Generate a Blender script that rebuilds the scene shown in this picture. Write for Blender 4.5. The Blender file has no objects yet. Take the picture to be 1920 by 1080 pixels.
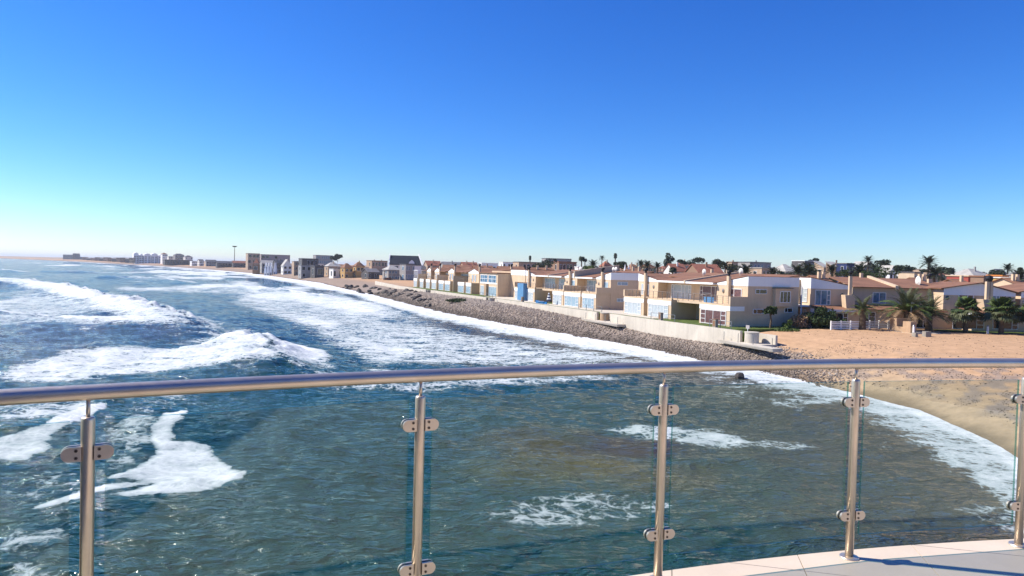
import bpy, math, random
import numpy as np
from mathutils import Matrix, Vector
R = math.radians
rng = random.Random(7)
sc = bpy.context.scene

# ------------------------------------------------------------------ camera, sky, sun, exposure
F, PITCH, ROLL, EZ = 1300.0, 0.0270, 0.0262, 10.0      # focal length (1920 px wide), tilt, roll, eye height above water
DZ = EZ - 1.507                                        # balcony floor
SUN_AZ, SUN_EL = math.atan2(-0.98, 0.20), R(44)
cam_d = bpy.data.cameras.new('camera'); cam = bpy.data.objects.new('camera', cam_d); sc.collection.objects.link(cam)
cam_d.sensor_fit = 'HORIZONTAL'; cam_d.sensor_width = 36.0; cam_d.lens = F / 1920 * 36.0
cam_d.clip_start = 0.05; cam_d.clip_end = 60000
cp, sp, cr, sr = math.cos(PITCH), math.sin(PITCH), math.cos(ROLL), math.sin(ROLL)
fwd = Vector((0, cp, -sp)); up0 = Vector((0, sp, cp)); rt0 = Vector((1, 0, 0))
rt = rt0 * cr + up0 * sr; up = up0 * cr - rt0 * sr
cam.matrix_world = Matrix(((rt.x, up.x, -fwd.x, 0), (rt.y, up.y, -fwd.y, 0), (rt.z, up.z, -fwd.z, EZ), (0, 0, 0, 1)))
sc.camera = cam
w = bpy.data.worlds.new('World'); sc.world = w; w.use_nodes = True
nt = w.node_tree; bg = nt.nodes['Background']
sky = nt.nodes.new('ShaderNodeTexSky'); sky.sky_type = 'NISHITA'; sky.sun_disc = False
sky.sun_elevation = SUN_EL; sky.sun_rotation = SUN_AZ
sky.altitude = 0; sky.air_density = 1.0; sky.dust_density = 0.0; sky.ozone_density = 3.0
hsv = nt.nodes.new('ShaderNodeHueSaturation'); hsv.inputs['Saturation'].default_value = 1.22
# camera-like colour response for the sky: deeper, cleaner blue than the raw model
nt.links.new(sky.outputs[0], hsv.inputs['Color'])
sep = nt.nodes.new('ShaderNodeSeparateColor'); com = nt.nodes.new('ShaderNodeCombineColor'); nt.links.new(hsv.outputs[0], sep.inputs[0])
for ch, pw, gn in ((0, 1.42, 0.74), (1, 1.26, 0.89), (2, 1.0, 1.21)):
    pre = nt.nodes.new('ShaderNodeMath'); pre.operation = 'MULTIPLY'; pre.inputs[1].default_value = 0.139
    po = nt.nodes.new('ShaderNodeMath'); po.operation = 'POWER'; po.inputs[1].default_value = pw
    ga = nt.nodes.new('ShaderNodeMath'); ga.operation = 'MULTIPLY'; ga.inputs[1].default_value = gn * 6.0
    nt.links.new(sep.outputs[ch], pre.inputs[0]); nt.links.new(pre.outputs[0], po.inputs[0]); nt.links.new(po.outputs[0], ga.inputs[0]); nt.links.new(ga.outputs[0], com.inputs[ch])
nt.links.new(com.outputs[0], bg.inputs[0]); bg.inputs[1].default_value = 0.10
sl = bpy.data.lights.new('sun', 'SUN'); sl.energy = 4.6; sl.angle = R(0.53); sl.color = (1.0, 0.93, 0.82)
sun = bpy.data.objects.new('sun', sl); sc.collection.objects.link(sun)
sdir = Vector((math.sin(SUN_AZ) * math.cos(SUN_EL), math.cos(SUN_AZ) * math.cos(SUN_EL), math.sin(SUN_EL)))
sun.rotation_euler = sdir.to_track_quat('Z', 'Y').to_euler(); sun.location = (0, 0, 60)
vs = sc.view_settings; vs.view_transform = 'Standard'; vs.look = 'None'; vs.exposure = 0.75; vs.gamma = 1.0; vs.use_curve_mapping = False
sc.cycles.max_bounces = 8; sc.cycles.transparent_max_bounces = 16; sc.cycles.caustics_reflective = False; sc.cycles.caustics_refractive = False

# ------------------------------------------------------------------ survey: photo pixel -> world
def ray(px, py):
    x, y = px - 960, py - 540
    x, y = x * cr + y * sr, -x * sr + y * cr
    return x / F, cp - y / F * sp, -sp - y / F * cp
def at(px, py, z=0.0):
    r = ray(px, py); k = (z - EZ) / r[2]; return r[0] * k, r[1] * k
def atY(px, py, Y):
    r = ray(px, py); k = Y / r[1]; return r[0] * k, Y, EZ + r[2] * k
O2 = (27.7, 87.8); GZ = 3.5                            # corner of the first townhouse, floor level of the terrace
RA = math.atan2(0.395, 0.919)                          # heading of the terrace row
MX, MY = math.cos(RA), math.sin(RA)                    # inland direction (t)
RX, RY = -MY, MX                                       # along the row, away from the balcony (s)
def ts(x, y): dx, dy = x - O2[0], y - O2[1]; return dx * MX + dy * MY, dx * RX + dy * RY
def wxy(t, s): return O2[0] + t * MX + s * RX, O2[1] + t * MY + s * RY
def ft(px, py, t):                                     # ray meets facade plane t -> s, z
    r = ray(px, py); a = r[0] * MX + r[1] * MY; b = O2[0] * MX + O2[1] * MY
    k = (t + b) / a; return ts(r[0] * k, r[1] * k)[1], EZ + r[2] * k
def fs(px, py, s):                                     # ray meets end-wall plane s -> t, z
    r = ray(px, py); a = r[0] * RX + r[1] * RY; b = O2[0] * RX + O2[1] * RY
    k = (s + b) / a; return ts(r[0] * k, r[1] * k)[0], EZ + r[2] * k

# ------------------------------------------------------------------ helpers
C = sc.collection
class MB:
    def __init__(s): s.v = []; s.f = []; s.m = []
    def add(s, vs, fs_, m=0):
        o = len(s.v); s.v += [tuple(v) for v in vs]
        for f in fs_: s.f.append(tuple(i + o for i in f)); s.m.append(m)
        return s
    def box(s, x0, x1, y0, y1, z0, z1, m=0):
        if x0 > x1: x0, x1 = x1, x0
        if y0 > y1: y0, y1 = y1, y0
        if z0 > z1: z0, z1 = z1, z0
        return s.add([(x0,y0,z0),(x1,y0,z0),(x1,y1,z0),(x0,y1,z0),(x0,y0,z1),(x1,y0,z1),(x1,y1,z1),(x0,y1,z1)],
                     [(0,3,2,1),(4,5,6,7),(0,1,5,4),(1,2,6,5),(2,3,7,6),(3,0,4,7)], m)
    def hull8(s, b, t, m=0):                           # bottom quad, top quad (counter-clockwise)
        return s.add(list(b) + list(t), [(3,2,1,0),(4,5,6,7),(0,1,5,4),(1,2,6,5),(2,3,7,6),(3,0,4,7)], m)
    def prism(s, poly, axis, a, b, m=0):               # polygon in the other two axes extruded along axis
        n = len(poly)
        def P(p, c): return {'x': (c, p[0], p[1]), 'y': (p[0], c, p[1]), 'z': (p[0], p[1], c)}[axis]
        vs = [P(p, a) for p in poly] + [P(p, b) for p in poly]
        fs_ = [tuple(range(n))[::-1], tuple(range(n, 2 * n))] + [(i, (i+1) % n, n + (i+1) % n, n + i) for i in range(n)]
        return s.add(vs, fs_, m)
    def cyl(s, c0, c1, r0, r1=None, n=12, m=0, caps=True):
        r1 = r0 if r1 is None else r1
        c0, c1 = Vector(c0), Vector(c1); d = (c1 - c0).normalized()
        a = d.orthogonal().normalized(); b = d.cross(a)
        vs = [c0 + (a * math.cos(i*2*math.pi/n) + b * math.sin(i*2*math.pi/n)) * r0 for i in range(n)]
        vs += [c1 + (a * math.cos(i*2*math.pi/n) + b * math.sin(i*2*math.pi/n)) * r1 for i in range(n)]
        fs_ = [(i, (i+1) % n, n + (i+1) % n, n + i) for i in range(n)]
        if caps: fs_ += [tuple(range(n))[::-1], tuple(range(n, 2*n))]
        return s.add(vs, fs_, m)
    def tube(s, pts, r, n=8, m=0):
        pts = [Vector(p) for p in pts]; rs = r if isinstance(r, (list, tuple)) else [r] * len(pts)
        vs = []; ref = None
        for i, p in enumerate(pts):
            d = (pts[min(i+1, len(pts)-1)] - pts[max(i-1, 0)]).normalized()
            if ref is None: ref = d.orthogonal().normalized()
            a = (ref - d * ref.dot(d)).normalized(); ref = a; b = d.cross(a)
            vs += [p + (a * math.cos(k*2*math.pi/n) + b * math.sin(k*2*math.pi/n)) * rs[i] for k in range(n)]
        fs_ = []
        for i in range(len(pts) - 1):
            for k in range(n): fs_.append((i*n+k, i*n+(k+1) % n, (i+1)*n+(k+1) % n, (i+1)*n+k))
        fs_ += [tuple(range(n))[::-1], tuple(range((len(pts)-1)*n, len(pts)*n))]
        return s.add(vs, fs_, m)
    def sphere(s, c, r, n=10, m=0, sq=(1,1,1)):
        vs = []; fs_ = []; h = n // 2
        for i in range(h + 1):
            th = math.pi * i / h
            for k in range(n): vs.append((c[0]+r*sq[0]*math.sin(th)*math.cos(2*math.pi*k/n), c[1]+r*sq[1]*math.sin(th)*math.sin(2*math.pi*k/n), c[2]+r*sq[2]*math.cos(th)))
        for i in range(h):
            for k in range(n): fs_.append((i*n+k, (i+1)*n+k, (i+1)*n+(k+1) % n, i*n+(k+1) % n))
        return s.add(vs, fs_, m)
    def mesh(s, name, mats, smooth=False):
        me = bpy.data.meshes.new(name); me.from_pydata(s.v, [], s.f)
        for m in (mats if isinstance(mats, (list, tuple)) else [mats]): me.materials.append(m)
        if any(s.m): me.polygons.foreach_set('material_index', s.m)
        if smooth: me.polygons.foreach_set('use_smooth', [True] * len(me.polygons))
        me.update(); return me
    def build(s, name, mats, parent=None, smooth=False):
        return link(name, s.mesh(name, mats, smooth), parent)
def link(name, data, parent=None):
    o = bpy.data.objects.new(name, data); C.objects.link(o)
    if parent is not None: o.parent = parent
    return o
def tag(o, label, cat, group=None):
    o['label'] = label; o['category'] = cat
    if group: o['group'] = group
    return o
def thing(name, label, cat, loc=(0,0,0), rz=0.0, group=None):
    o = bpy.data.objects.new(name, None); C.objects.link(o); o.empty_display_size = 0.3
    o.location = loc; o.rotation_euler = (0, 0, rz); return tag(o, label, cat, group)
def kind(o, k, label=None):
    o['kind'] = k
    if label: o['label'] = label
    return o
def dup(root, loc, rz, label=None, scale=None):
    def cp_(o, par):
        c = o.copy(); C.objects.link(c); c.parent = par
        for ch in o.children: cp_(ch, c)
        return c
    r = cp_(root, None); r.location = loc; r.rotation_euler = (0, 0, rz)
    if label: r['label'] = label
    if scale: r.scale = (scale,) * 3
    return r

# ------------------------------------------------------------------ materials
M = {}
def mat(name, col, rough=0.7, var=0.12, scale=1.5, bump=0.0, bscale=20.0, metal=0.0, spec=0.3, col2=None, streak=0.0):
    m = bpy.data.materials.new(name); m.use_nodes = True; t = m.node_tree; N = t.nodes; L = t.links
    b = N['Principled BSDF']; b.inputs['Roughness'].default_value = rough; b.inputs['Metallic'].default_value = metal
    b.inputs['Specular IOR Level'].default_value = spec
    tc = N.new('ShaderNodeTexCoord')
    no = N.new('ShaderNodeTexNoise'); no.inputs['Scale'].default_value = scale; no.inputs['Detail'].default_value = 6; no.inputs['Roughness'].default_value = 0.65
    L.new(tc.outputs['Object'], no.inputs['Vector'])
    mx = N.new('ShaderNodeMix'); mx.data_type = 'RGBA'
    c2 = col2 if col2 else tuple(max(0, c * (1 - 2 * var)) for c in col)
    c1 = col if col2 else tuple(min(1, c * (1 + var)) for c in col)
    mx.inputs['A'].default_value = (*c2, 1); mx.inputs['B'].default_value = (*c1, 1)
    rp = N.new('ShaderNodeMapRange'); rp.inputs['From Min'].default_value = 0.3; rp.inputs['From Max'].default_value = 0.7
    L.new(no.outputs[0], rp.inputs[0]); L.new(rp.outputs[0], mx.inputs['Factor'])
    out = mx.outputs['Result']
    if streak > 0:
        mp = N.new('ShaderNodeMapping'); mp.inputs['Scale'].default_value = (3, 3, 0.25); L.new(tc.outputs['Object'], mp.inputs[0])
        n2 = N.new('ShaderNodeTexNoise'); n2.inputs['Scale'].default_value = 1.0; n2.inputs['Detail'].default_value = 5; L.new(mp.outputs[0], n2.inputs[0])
        r2 = N.new('ShaderNodeMapRange'); r2.inputs['From Min'].default_value = 0.45; r2.inputs['From Max'].default_value = 0.75; r2.inputs['To Max'].default_value = streak
        L.new(n2.outputs[0], r2.inputs[0])
        m2 = N.new('ShaderNodeMix'); m2.data_type = 'RGBA'; L.new(r2.outputs[0], m2.inputs['Factor']); L.new(out, m2.inputs['A'])
        m2.inputs['B'].default_value = (*(c * 0.45 for c in col), 1); out = m2.outputs['Result']
    L.new(out, b.inputs['Base Color'])
    if bump > 0:
        n3 = N.new('ShaderNodeTexNoise'); n3.inputs['Scale'].default_value = bscale; n3.inputs['Detail'].default_value = 4
        L.new(tc.outputs['Object'], n3.inputs['Vector'])
        bp = N.new('ShaderNodeBump'); bp.inputs['Strength'].default_value = bump; bp.inputs['Distance'].default_value = 0.05
        L.new(n3.outputs[0], bp.inputs['Height']); L.new(bp.outputs[0], b.inputs['Normal'])
    M[name] = m; return m
mat('cream', (0.60, 0.455, 0.31), 0.85, 0.06, 0.6, streak=0.12)
mat('cream2', (0.55, 0.43, 0.30), 0.85, 0.06, 0.6, streak=0.15)
mat('white', (0.80, 0.80, 0.79), 0.7, 0.03, 0.7, streak=0.06)
mat('offwhite', (0.70, 0.68, 0.63), 0.8, 0.05, 0.7, streak=0.12)
mat('frame', (0.80, 0.80, 0.80), 0.4, 0.02, 1)
mat('concrete', (0.56, 0.505, 0.42), 0.9, 0.09, 0.35, bump=0.2, bscale=6, streak=0.22)
mat('concrete_dark', (0.30, 0.27, 0.23), 0.9, 0.15, 0.8, streak=0.3)
mat('render_tan', (0.44, 0.30, 0.19), 0.9, 0.1, 0.8, streak=0.15)
mat('roof_brown', (0.235, 0.118, 0.070), 0.85, 0.15, 0.5, bump=0.3, bscale=9)
mat('roof_red', (0.30, 0.12, 0.075), 0.8, 0.15, 0.7, bump=0.3, bscale=9)
mat('roof_grey', (0.20, 0.19, 0.19), 0.7, 0.15, 0.5)
mat('roof_light', (0.38, 0.36, 0.33), 0.7, 0.12, 0.5)
mat('roof_black', (0.022, 0.026, 0.035), 0.5, 0.15, 0.5)
mat('slate', (0.10, 0.10, 0.115), 0.6, 0.15, 0.5)
mat('grey_wall', (0.30, 0.29, 0.28), 0.85, 0.1, 0.6, streak=0.15)
mat('dark_wall', (0.095, 0.09, 0.09), 0.8, 0.15, 0.6)
mat('brown_wall', (0.25, 0.16, 0.11), 0.85, 0.1, 0.6, streak=0.15)
mat('tan_wall', (0.42, 0.31, 0.22), 0.85, 0.1, 0.6, streak=0.15)
mat('ochre', (0.48, 0.30, 0.12), 0.85, 0.1, 0.6, streak=0.12)
mat('yellow', (0.62, 0.40, 0.10), 0.8, 0.08, 0.6)
mat('orange', (0.60, 0.22, 0.05), 0.8, 0.08, 0.6)
mat('redwall', (0.36, 0.08, 0.06), 0.8, 0.1, 0.6)
mat('hotel', (0.055, 0.065, 0.10), 0.6, 0.15, 0.3)
mat('mauve', (0.34, 0.29, 0.29), 0.85, 0.08, 0.6)
mat('glass_dark', (0.012, 0.016, 0.022), 0.08, 0.2, 0.8, spec=0.6)
mat('glass_blue', (0.10, 0.20, 0.30), 0.08, 0.35, 1.2, spec=0.6)
mat('curtain', (0.36, 0.46, 0.52), 0.3, 0.12, 2.2, spec=0.5, col2=(0.16, 0.27, 0.36))
mat('curtain_white', (0.50, 0.54, 0.55), 0.4, 0.06, 2.5, spec=0.4, col2=(0.32, 0.38, 0.42))
mat('curtain_red', (0.20, 0.10, 0.09), 0.35, 0.3, 3.5, spec=0.5, col2=(0.06, 0.03, 0.035))
mat('blue_panel', (0.10, 0.24, 0.42), 0.5, 0.06, 1)
mat('blue_bright', (0.03, 0.22, 0.55), 0.5, 0.1, 1)
mat('navy', (0.02, 0.03, 0.10), 0.6, 0.1, 1)
mat('black', (0.012, 0.012, 0.014), 0.5, 0.2, 2)
mat('metal_grey', (0.30, 0.30, 0.30), 0.35, 0.1, 3, metal=0.7)
mat('rail_brown', (0.20, 0.17, 0.15), 0.5, 0.1, 3, metal=0.3)
mat('wood', (0.24, 0.13, 0.07), 0.7, 0.2, 2)
mat('lawn', (0.09, 0.13, 0.025), 0.9, 0.3, 0.8, bump=0.4, bscale=30)
mat('leaf', (0.085, 0.125, 0.026), 0.6, 0.3, 1.5, spec=0.3)
mat('leaf_dark', (0.032, 0.058, 0.016), 0.65, 0.3, 1.5, spec=0.25)
mat('leaf_olive', (0.10, 0.115, 0.05), 0.6, 0.3, 1.5)
mat('leaf_far', (0.040, 0.055, 0.030), 0.7, 0.3, 0.8, spec=0.2)
mat('leaf_dead', (0.36, 0.235, 0.13), 0.8, 0.25, 1.5)
mat('bark', (0.13, 0.09, 0.06), 0.9, 0.3, 4, bump=0.6, bscale=12)
mat('steel_dark', (0.35, 0.30, 0.26), 0.4, 0.1, 4, metal=0.8)
mat('rock', (0.060, 0.052, 0.047), 0.7, 0.3, 1.0, bump=0.6, bscale=4)
mat('tile', (0.66, 0.55, 0.425), 0.5, 0.05, 2.2, spec=0.4, bump=0.04, bscale=60)
mat('grout', (0.16, 0.14, 0.12), 0.9, 0.1, 5)
mat('screw', (0.20, 0.16, 0.13), 0.4, 0.2, 40, metal=0.8)
mat('gasket', (0.012, 0.012, 0.014), 0.4, 0.1, 10)
mat('sign_pink', (0.40, 0.36, 0.36), 0.6, 0.1, 6)

def attr_mat(name, rough, bump, bscale, spec=0.3):
    m = bpy.data.materials.new(name); m.use_nodes = True; t = m.node_tree; N = t.nodes; L = t.links; b = N['Principled BSDF']
    a = N.new('ShaderNodeAttribute'); a.attribute_name = 'col'
    tc = N.new('ShaderNodeTexCoord'); n = N.new('ShaderNodeTexNoise'); n.inputs['Scale'].default_value = 0.9; n.inputs['Detail'].default_value = 8; n.inputs['Roughness'].default_value = 0.75
    L.new(tc.outputs['Object'], n.inputs['Vector'])
    rp = N.new('ShaderNodeMapRange'); rp.inputs['From Min'].default_value = 0.3; rp.inputs['From Max'].default_value = 0.7; rp.inputs['To Min'].default_value = 0.72; rp.inputs['To Max'].default_value = 1.18
    L.new(n.outputs[0], rp.inputs[0])
    mu = N.new('ShaderNodeVectorMath'); mu.operation = 'SCALE'; L.new(a.outputs['Color'], mu.inputs[0]); L.new(rp.outputs[0], mu.inputs['Scale'])
    L.new(mu.outputs[0], b.inputs['Base Color']); b.inputs['Roughness'].default_value = rough; b.inputs['Specular IOR Level'].default_value = spec
    n3 = N.new('ShaderNodeTexNoise'); n3.inputs['Scale'].default_value = bscale; n3.inputs['Detail'].default_value = 6; L.new(tc.outputs['Object'], n3.inputs['Vector'])
    bp = N.new('ShaderNodeBump'); bp.inputs['Strength'].default_value = bump; bp.inputs['Distance'].default_value = 0.15
    L.new(n3.outputs[0], bp.inputs['Height']); L.new(bp.outputs[0], b.inputs['Normal'])
    M[name] = m; return m
attr_mat('ground', 0.95, 0.25, 3.0, 0.15)
attr_mat('cobble', 0.8, 0.3, 6, 0.3)

# ------------------------------------------------------------------ numpy noise
_rs = np.random.RandomState(3); _perm = np.tile(_rs.permutation(512), 3); _val = _rs.rand(512)
def vnoise(x, y):
    xi = np.floor(x).astype(np.int64); yi = np.floor(y).astype(np.int64); fx = x - xi; fy = y - yi
    fx = fx*fx*fx*(fx*(fx*6-15)+10); fy = fy*fy*fy*(fy*(fy*6-15)+10)
    h = lambda a, b: _val[_perm[(_perm[a & 511] + b) & 511]]
    return (h(xi,yi)*(1-fx)+h(xi+1,yi)*fx)*(1-fy)+(h(xi,yi+1)*(1-fx)+h(xi+1,yi+1)*fx)*fy
def fbm(x, y, o=4, g=0.5):
    s = 0; a = 1; t = 0
    for i in range(o): s = s + a * vnoise(x * 2**i + 17.3*i, y * 2**i + 9.1*i); t += a; a *= g
    return s / t
def sst(a, b, x): u = np.clip((x - a) / (b - a), 0, 1); return u*u*(3-2*u)

# ------------------------------------------------------------------ shoreline and terrain
SHORE = np.array([(14,-60),(17,0),(22,18),(26.5,30),(28.6,38.2),(30.0,43.2),(31.3,52.9),(29.6,59.6),(28.2,66),(26.2,71.6),(22.8,77.1),(20.3,85.4),(16.3,94.9),
    (11.3,103.3),(3.8,117),(-6.1,134.8),(-15.2,152.9),(-26.5,182.3),(-47.4,237.1),(-72.4,294.2),(-102.8,370.8),(-147.5,456),(-243,643.9),(-351,815),
    (-495,1020),(-664,1232),(-836,1428),(-1097,1759),(-1570,2266),(-2600,3300),(-9000,8200),(-30000,22000)], float)
def shore_d(x, y):
    best = np.full(x.shape, 1e12); sg = np.ones(x.shape)
    for a, b in zip(SHORE[:-1], SHORE[1:]):
        e = b - a; L2 = e @ e
        u = np.clip(((x-a[0])*e[0]+(y-a[1])*e[1])/L2, 0, 1)
        dx = x-a[0]-u*e[0]; dy = y-a[1]-u*e[1]; d = dx*dx+dy*dy
        c = e[0]*dy - e[1]*dx
        k = d < best - 1e-9; best = np.where(k, d, best); sg = np.where(k, np.where(c < 0, 1, -1), sg)
    return np.sqrt(best) * sg
def gz_arr(x, y, d=None):
    d = shore_d(x, y) if d is None else d
    k = 8.0 + (4.6 - 8.0) * sst(66, 84, y) + (12 - 4.6) * sst(230, 330, y)
    land = 3.45 * (1 - np.exp(-np.maximum(d, 0) / k)) + 0.022 * np.clip(d - 45, 0, 300) 
    sea = np.maximum(d * 0.07, -3)
    z = np.where(d > 0, land, sea)
    return z + np.where(d > 1, (fbm(x*.12, y*.12, 4) - .5) * 0.16 * sst(1, 6, d) * (1 - sst(400, 800, y)), 0)
def gz(x, y): return float(gz_arr(np.array([float(x)]), np.array([float(y)]))[0])

def polar(az0, az1, naz, rows):
    az = np.radians(np.linspace(az0, az1, naz)); r = np.array(rows)
    X = np.outer(r, np.sin(az)); Y = np.outer(r, np.cos(az)); return X, Y
def rows_(r0, r1, k, q):
    r = [r0]
    while r[-1] < r1: r.append(r[-1] + k * r[-1] * (1 + r[-1] / q))
    return r
def grid_mesh(name, X, Y, Z, keep=None):
    nr, na = X.shape; idx = np.arange(nr * na).reshape(nr, na)
    q = np.stack([idx[:-1,:-1], idx[:-1,1:], idx[1:,1:], idx[1:,:-1]], -1)[:, :, ::-1]
    if keep is not None:
        kq = keep[:-1,:-1] | keep[:-1,1:] | keep[1:,1:] | keep[1:,:-1]; q = q[kq]
    q = q.reshape(-1, 4)
    used = np.zeros(nr * na, bool); used[q.ravel()] = True; remap = np.cumsum(used) - 1; q = remap[q]
    co = np.stack([X.ravel(), Y.ravel(), Z.ravel()], -1)[used]
    me = bpy.data.meshes.new(name); me.vertices.add(len(co)); me.vertices.foreach_set('co', co.astype(np.float32).ravel())
    me.loops.add(q.size); me.loops.foreach_set('vertex_index', q.astype(np.int32).ravel())
    me.polygons.add(len(q)); me.polygons.foreach_set('loop_start', np.arange(0, q.size, 4, dtype=np.int32))
    me.polygons.foreach_set('use_smooth', np.ones(len(q), bool)); me.update(calc_edges=True); me.validate()
    return me, used
def set_col(me, name, rgb):
    a = me.attributes.new(name, 'FLOAT_COLOR', 'POINT'); a.data.foreach_set('color', np.concatenate([rgb, np.ones((len(rgb),1))], 1).astype(np.float32).ravel())
def set_f(me, name, v):
    a = me.attributes.new(name, 'FLOAT', 'POINT'); a.data.foreach_set('value', v.astype(np.float32).ravel())
def C3(*c): return np.array(c, float)

def hit(px, py):                                               # where a line of sight meets the terrain
    r = ray(px, py); k = np.linspace(30, 140, 1200); z = gz_arr(r[0]*k, r[1]*k); i = int(np.argmax(EZ + r[2]*k < z)); return r[0]*k[i], r[1]*k[i]
CA, CB = hit(1445, 655), hit(1610, 705)                # landward limit of the cobbles beyond the wall end
def landward(x, y): return ((CB[0]-CA[0])*(y-CA[1]) - (CB[1]-CA[1])*(x-CA[0])) / math.hypot(CB[0]-CA[0], CB[1]-CA[1])   # + = inland
X, Y = polar(-58, 58, 460, rows_(11, 30000, 0.009, 900))
D = shore_d(X, Y); Z = gz_arr(X, Y, D)
T_, S_ = (X-O2[0])*MX+(Y-O2[1])*MY, (X-O2[0])*RX+(Y-O2[1])*RY
inwall = (T_ > -4.2) & (T_ < 60) & (S_ > -3.5) & (S_ < 148)
Z = np.where(inwall, np.minimum(Z, 3.3), Z)
me, used = grid_mesh('ground', X, Y, Z)
x, y, d, z = (a.ravel()[used] for a in (X, Y, D, Z))
sand = C3(.45,.285,.165)[None] * (0.9 + 0.25*fbm(x*.06, y*.06, 4)[:,None])
pale = C3(.40,.29,.18)[None]
n1 = fbm(x*.35, y*.35, 5); n2 = fbm(x*.9+50, y*.9, 4)
col = sand + (pale - sand) * sst(9, 2.5, d)[:,None] * sst(90, 60, y)[:,None]
cob = sst(62, 74, y) * sst(14, 8, d + 5*(n1-.5)) * sst(400, 250, y) * np.where(y < 86, sst(1.2, -.6, landward(x, y) + 3*(n1-.5)), 1)
cob = np.maximum(cob, sst(230, 300, y) * sst(22, 10, d + 8*(n1-.5)) * 0.8)
cob = np.maximum(cob, 0.75 * sst(.5, .56, n2) * sst(7, 4, np.abs(d - 8)) * sst(76, 60, y))
cob = np.maximum(cob, 0.9 * sst(.50, .56, n2*.5+n1*.5) * sst(1.3, .5, np.abs(d - 3.4)) * sst(70, 60, y))
col = col + (C3(.24,.195,.165)[None] - col) * cob[:,None]
wet = sst(1.6, 0.2, d + 2*(n1-.5)) * sst(-30, -5, d)
col = col * (1 - 0.5 * wet[:,None])
town = sst(60, 120, d); col = col + (C3(.33,.24,.165)[None] - col) * town[:,None]
set_col(me, 'col', col); me.materials.append(M['ground'])
kind(link('ground', me), 'structure', 'tan sandy beach and town ground')

# ------------------------------------------------------------------ sea
X, Y = polar(-52, 44, 760, rows_(14, 30000, 0.0043, 260))
D = shore_d(X, Y); keep = D < 7
a_ = X*RX + Y*RY; n_ = X*(-MX) + Y*(-MY)               # along crests, out to sea
near = 1 - sst(60, 220, np.hypot(X, Y))
depth = sst(0, -14, D)
Z = 0.5 * depth * (fbm(a_*.012, n_*.045, 3) - .5) * 1.6
Z = Z + depth * 0.55 * (fbm(a_*.10+30, n_*.22, 3) - .5) + (0.15+.85*depth) * 0.26 * (fbm(X*.35+5+.2*Y, Y*.75, 3) - .5) * (0.3 + 0.7*near)
Z = Z + 0.12 + 0.10 * (fbm(a_*.05+7, n_*.0+2, 2)-.5)
Z = Z + near * (0.2+.8*depth) * (0.15*(fbm(X*.55+.25*Y+11, Y*1.15-.12*X, 2) - .5) + 0.07*(fbm(X*1.3+.5*Y+3, Y*2.6-.2*X, 2) - .5))
foam = np.zeros(X.shape)
warp = (fbm(X*.09, Y*.09, 4) - .5); warp2 = (fbm(X*.5+9, Y*.5, 4) - .5)
def pl(pts, z=0.2): return np.array([at(px, py, z) for px, py in pts])
def crest(pts, amps, front, back, trail, fo=1.0, tfo=0.6, wob=1.0, tback=0.0):
    """a breaking wave: steep foaming front toward the shore, long back, foam trailing out to sea"""
    global Z, foam
    P = pl(pts, 0.6); best = np.full(X.shape, 1e12); sd = np.zeros(X.shape); am = np.zeros(X.shape)
    m = (X > P[:,0].min()-80) & (X < P[:,0].max()+80) & (Y > P[:,1].min()-80) & (Y < P[:,1].max()+80)
    x, y = X[m], Y[m]; b_, s_, k_ = best[m], sd[m], am[m]; ends = np.zeros(x.shape)
    for i in range(len(P)-1):
        a, b = P[i], P[i+1]; e = b - a; L2 = e @ e; u0 = ((x-a[0])*e[0]+(y-a[1])*e[1])/L2; u = np.clip(u0, 0, 1)
        dx = x-a[0]-u*e[0]; dy = y-a[1]-u*e[1]; d = np.hypot(dx, dy); c = e[0]*dy-e[1]*dx
        k = d < b_; b_ = np.where(k, d, b_); s_ = np.where(k, np.where(c > 0, d, -d), s_)   # + = toward shore when drawn far -> near
        k_ = np.where(k, amps[i]+(amps[i+1]-amps[i])*u, k_)
        over = np.maximum(np.maximum(-u0, u0-1), 0) * math.sqrt(L2)
        ends = np.where(k, over if (i in (0, len(P)-2)) else 0, ends)
    fade = np.exp(-(ends/6)**2)
    s_ = s_ + wob * (warp[m]*5 + warp2[m]*1.6)
    prof = np.where(s_ > 0, np.exp(-(s_/front)**2), np.exp(-(s_/back)**2))
    lump = 0.75 + 0.9*warp2[m]
    Z[m] += k_ * prof * fade * (1 + (lump-1)*sst(-5, .5, s_))
    A = np.clip(k_ / max(max(amps), 1e-3), 0, 1)
    fr = sst(-1.6, 0.4, s_) * sst(front*2.6, front*1.5, s_) * fo * A
    tr = sst(0.8, -1.5, s_) * np.maximum(sst(-trail, -trail*.25, s_) * tfo, sst(-trail*.42, -trail*.12, s_) * tback) * A
    foam[m] = np.maximum(foam[m], np.maximum(fr, tr) * fade)
def blob(pts, f, soft, wob=1.0, z=0.0):
    global foam
    P = pl(pts, z); b = max(6, soft*4)
    m = (X > P[:,0].min()-b) & (X < P[:,0].max()+b) & (Y > P[:,1].min()-b) & (Y < P[:,1].max()+b)
    x, y = X[m], Y[m]; best = np.full(x.shape, 1e12); ins = np.zeros(x.shape, bool)
    for i in range(len(P)):
        a, c = P[i], P[(i+1) % len(P)]; e = c - a
        u = np.clip(((x-a[0])*e[0]+(y-a[1])*e[1])/(e @ e), 0, 1); best = np.minimum(best, np.hypot(x-a[0]-u*e[0], y-a[1]-u*e[1]))
        with np.errstate(divide='ignore', invalid='ignore'):
            ins ^= ((a[1] > y) != (c[1] > y)) & (x < e[0]*(y-a[1])/e[1] + a[0])
    sd = np.where(ins, best, -best) + wob * (warp2[m]*1.2)
    foam[m] = np.maximum(foam[m], f * sst(-soft, soft, sd))
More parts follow.
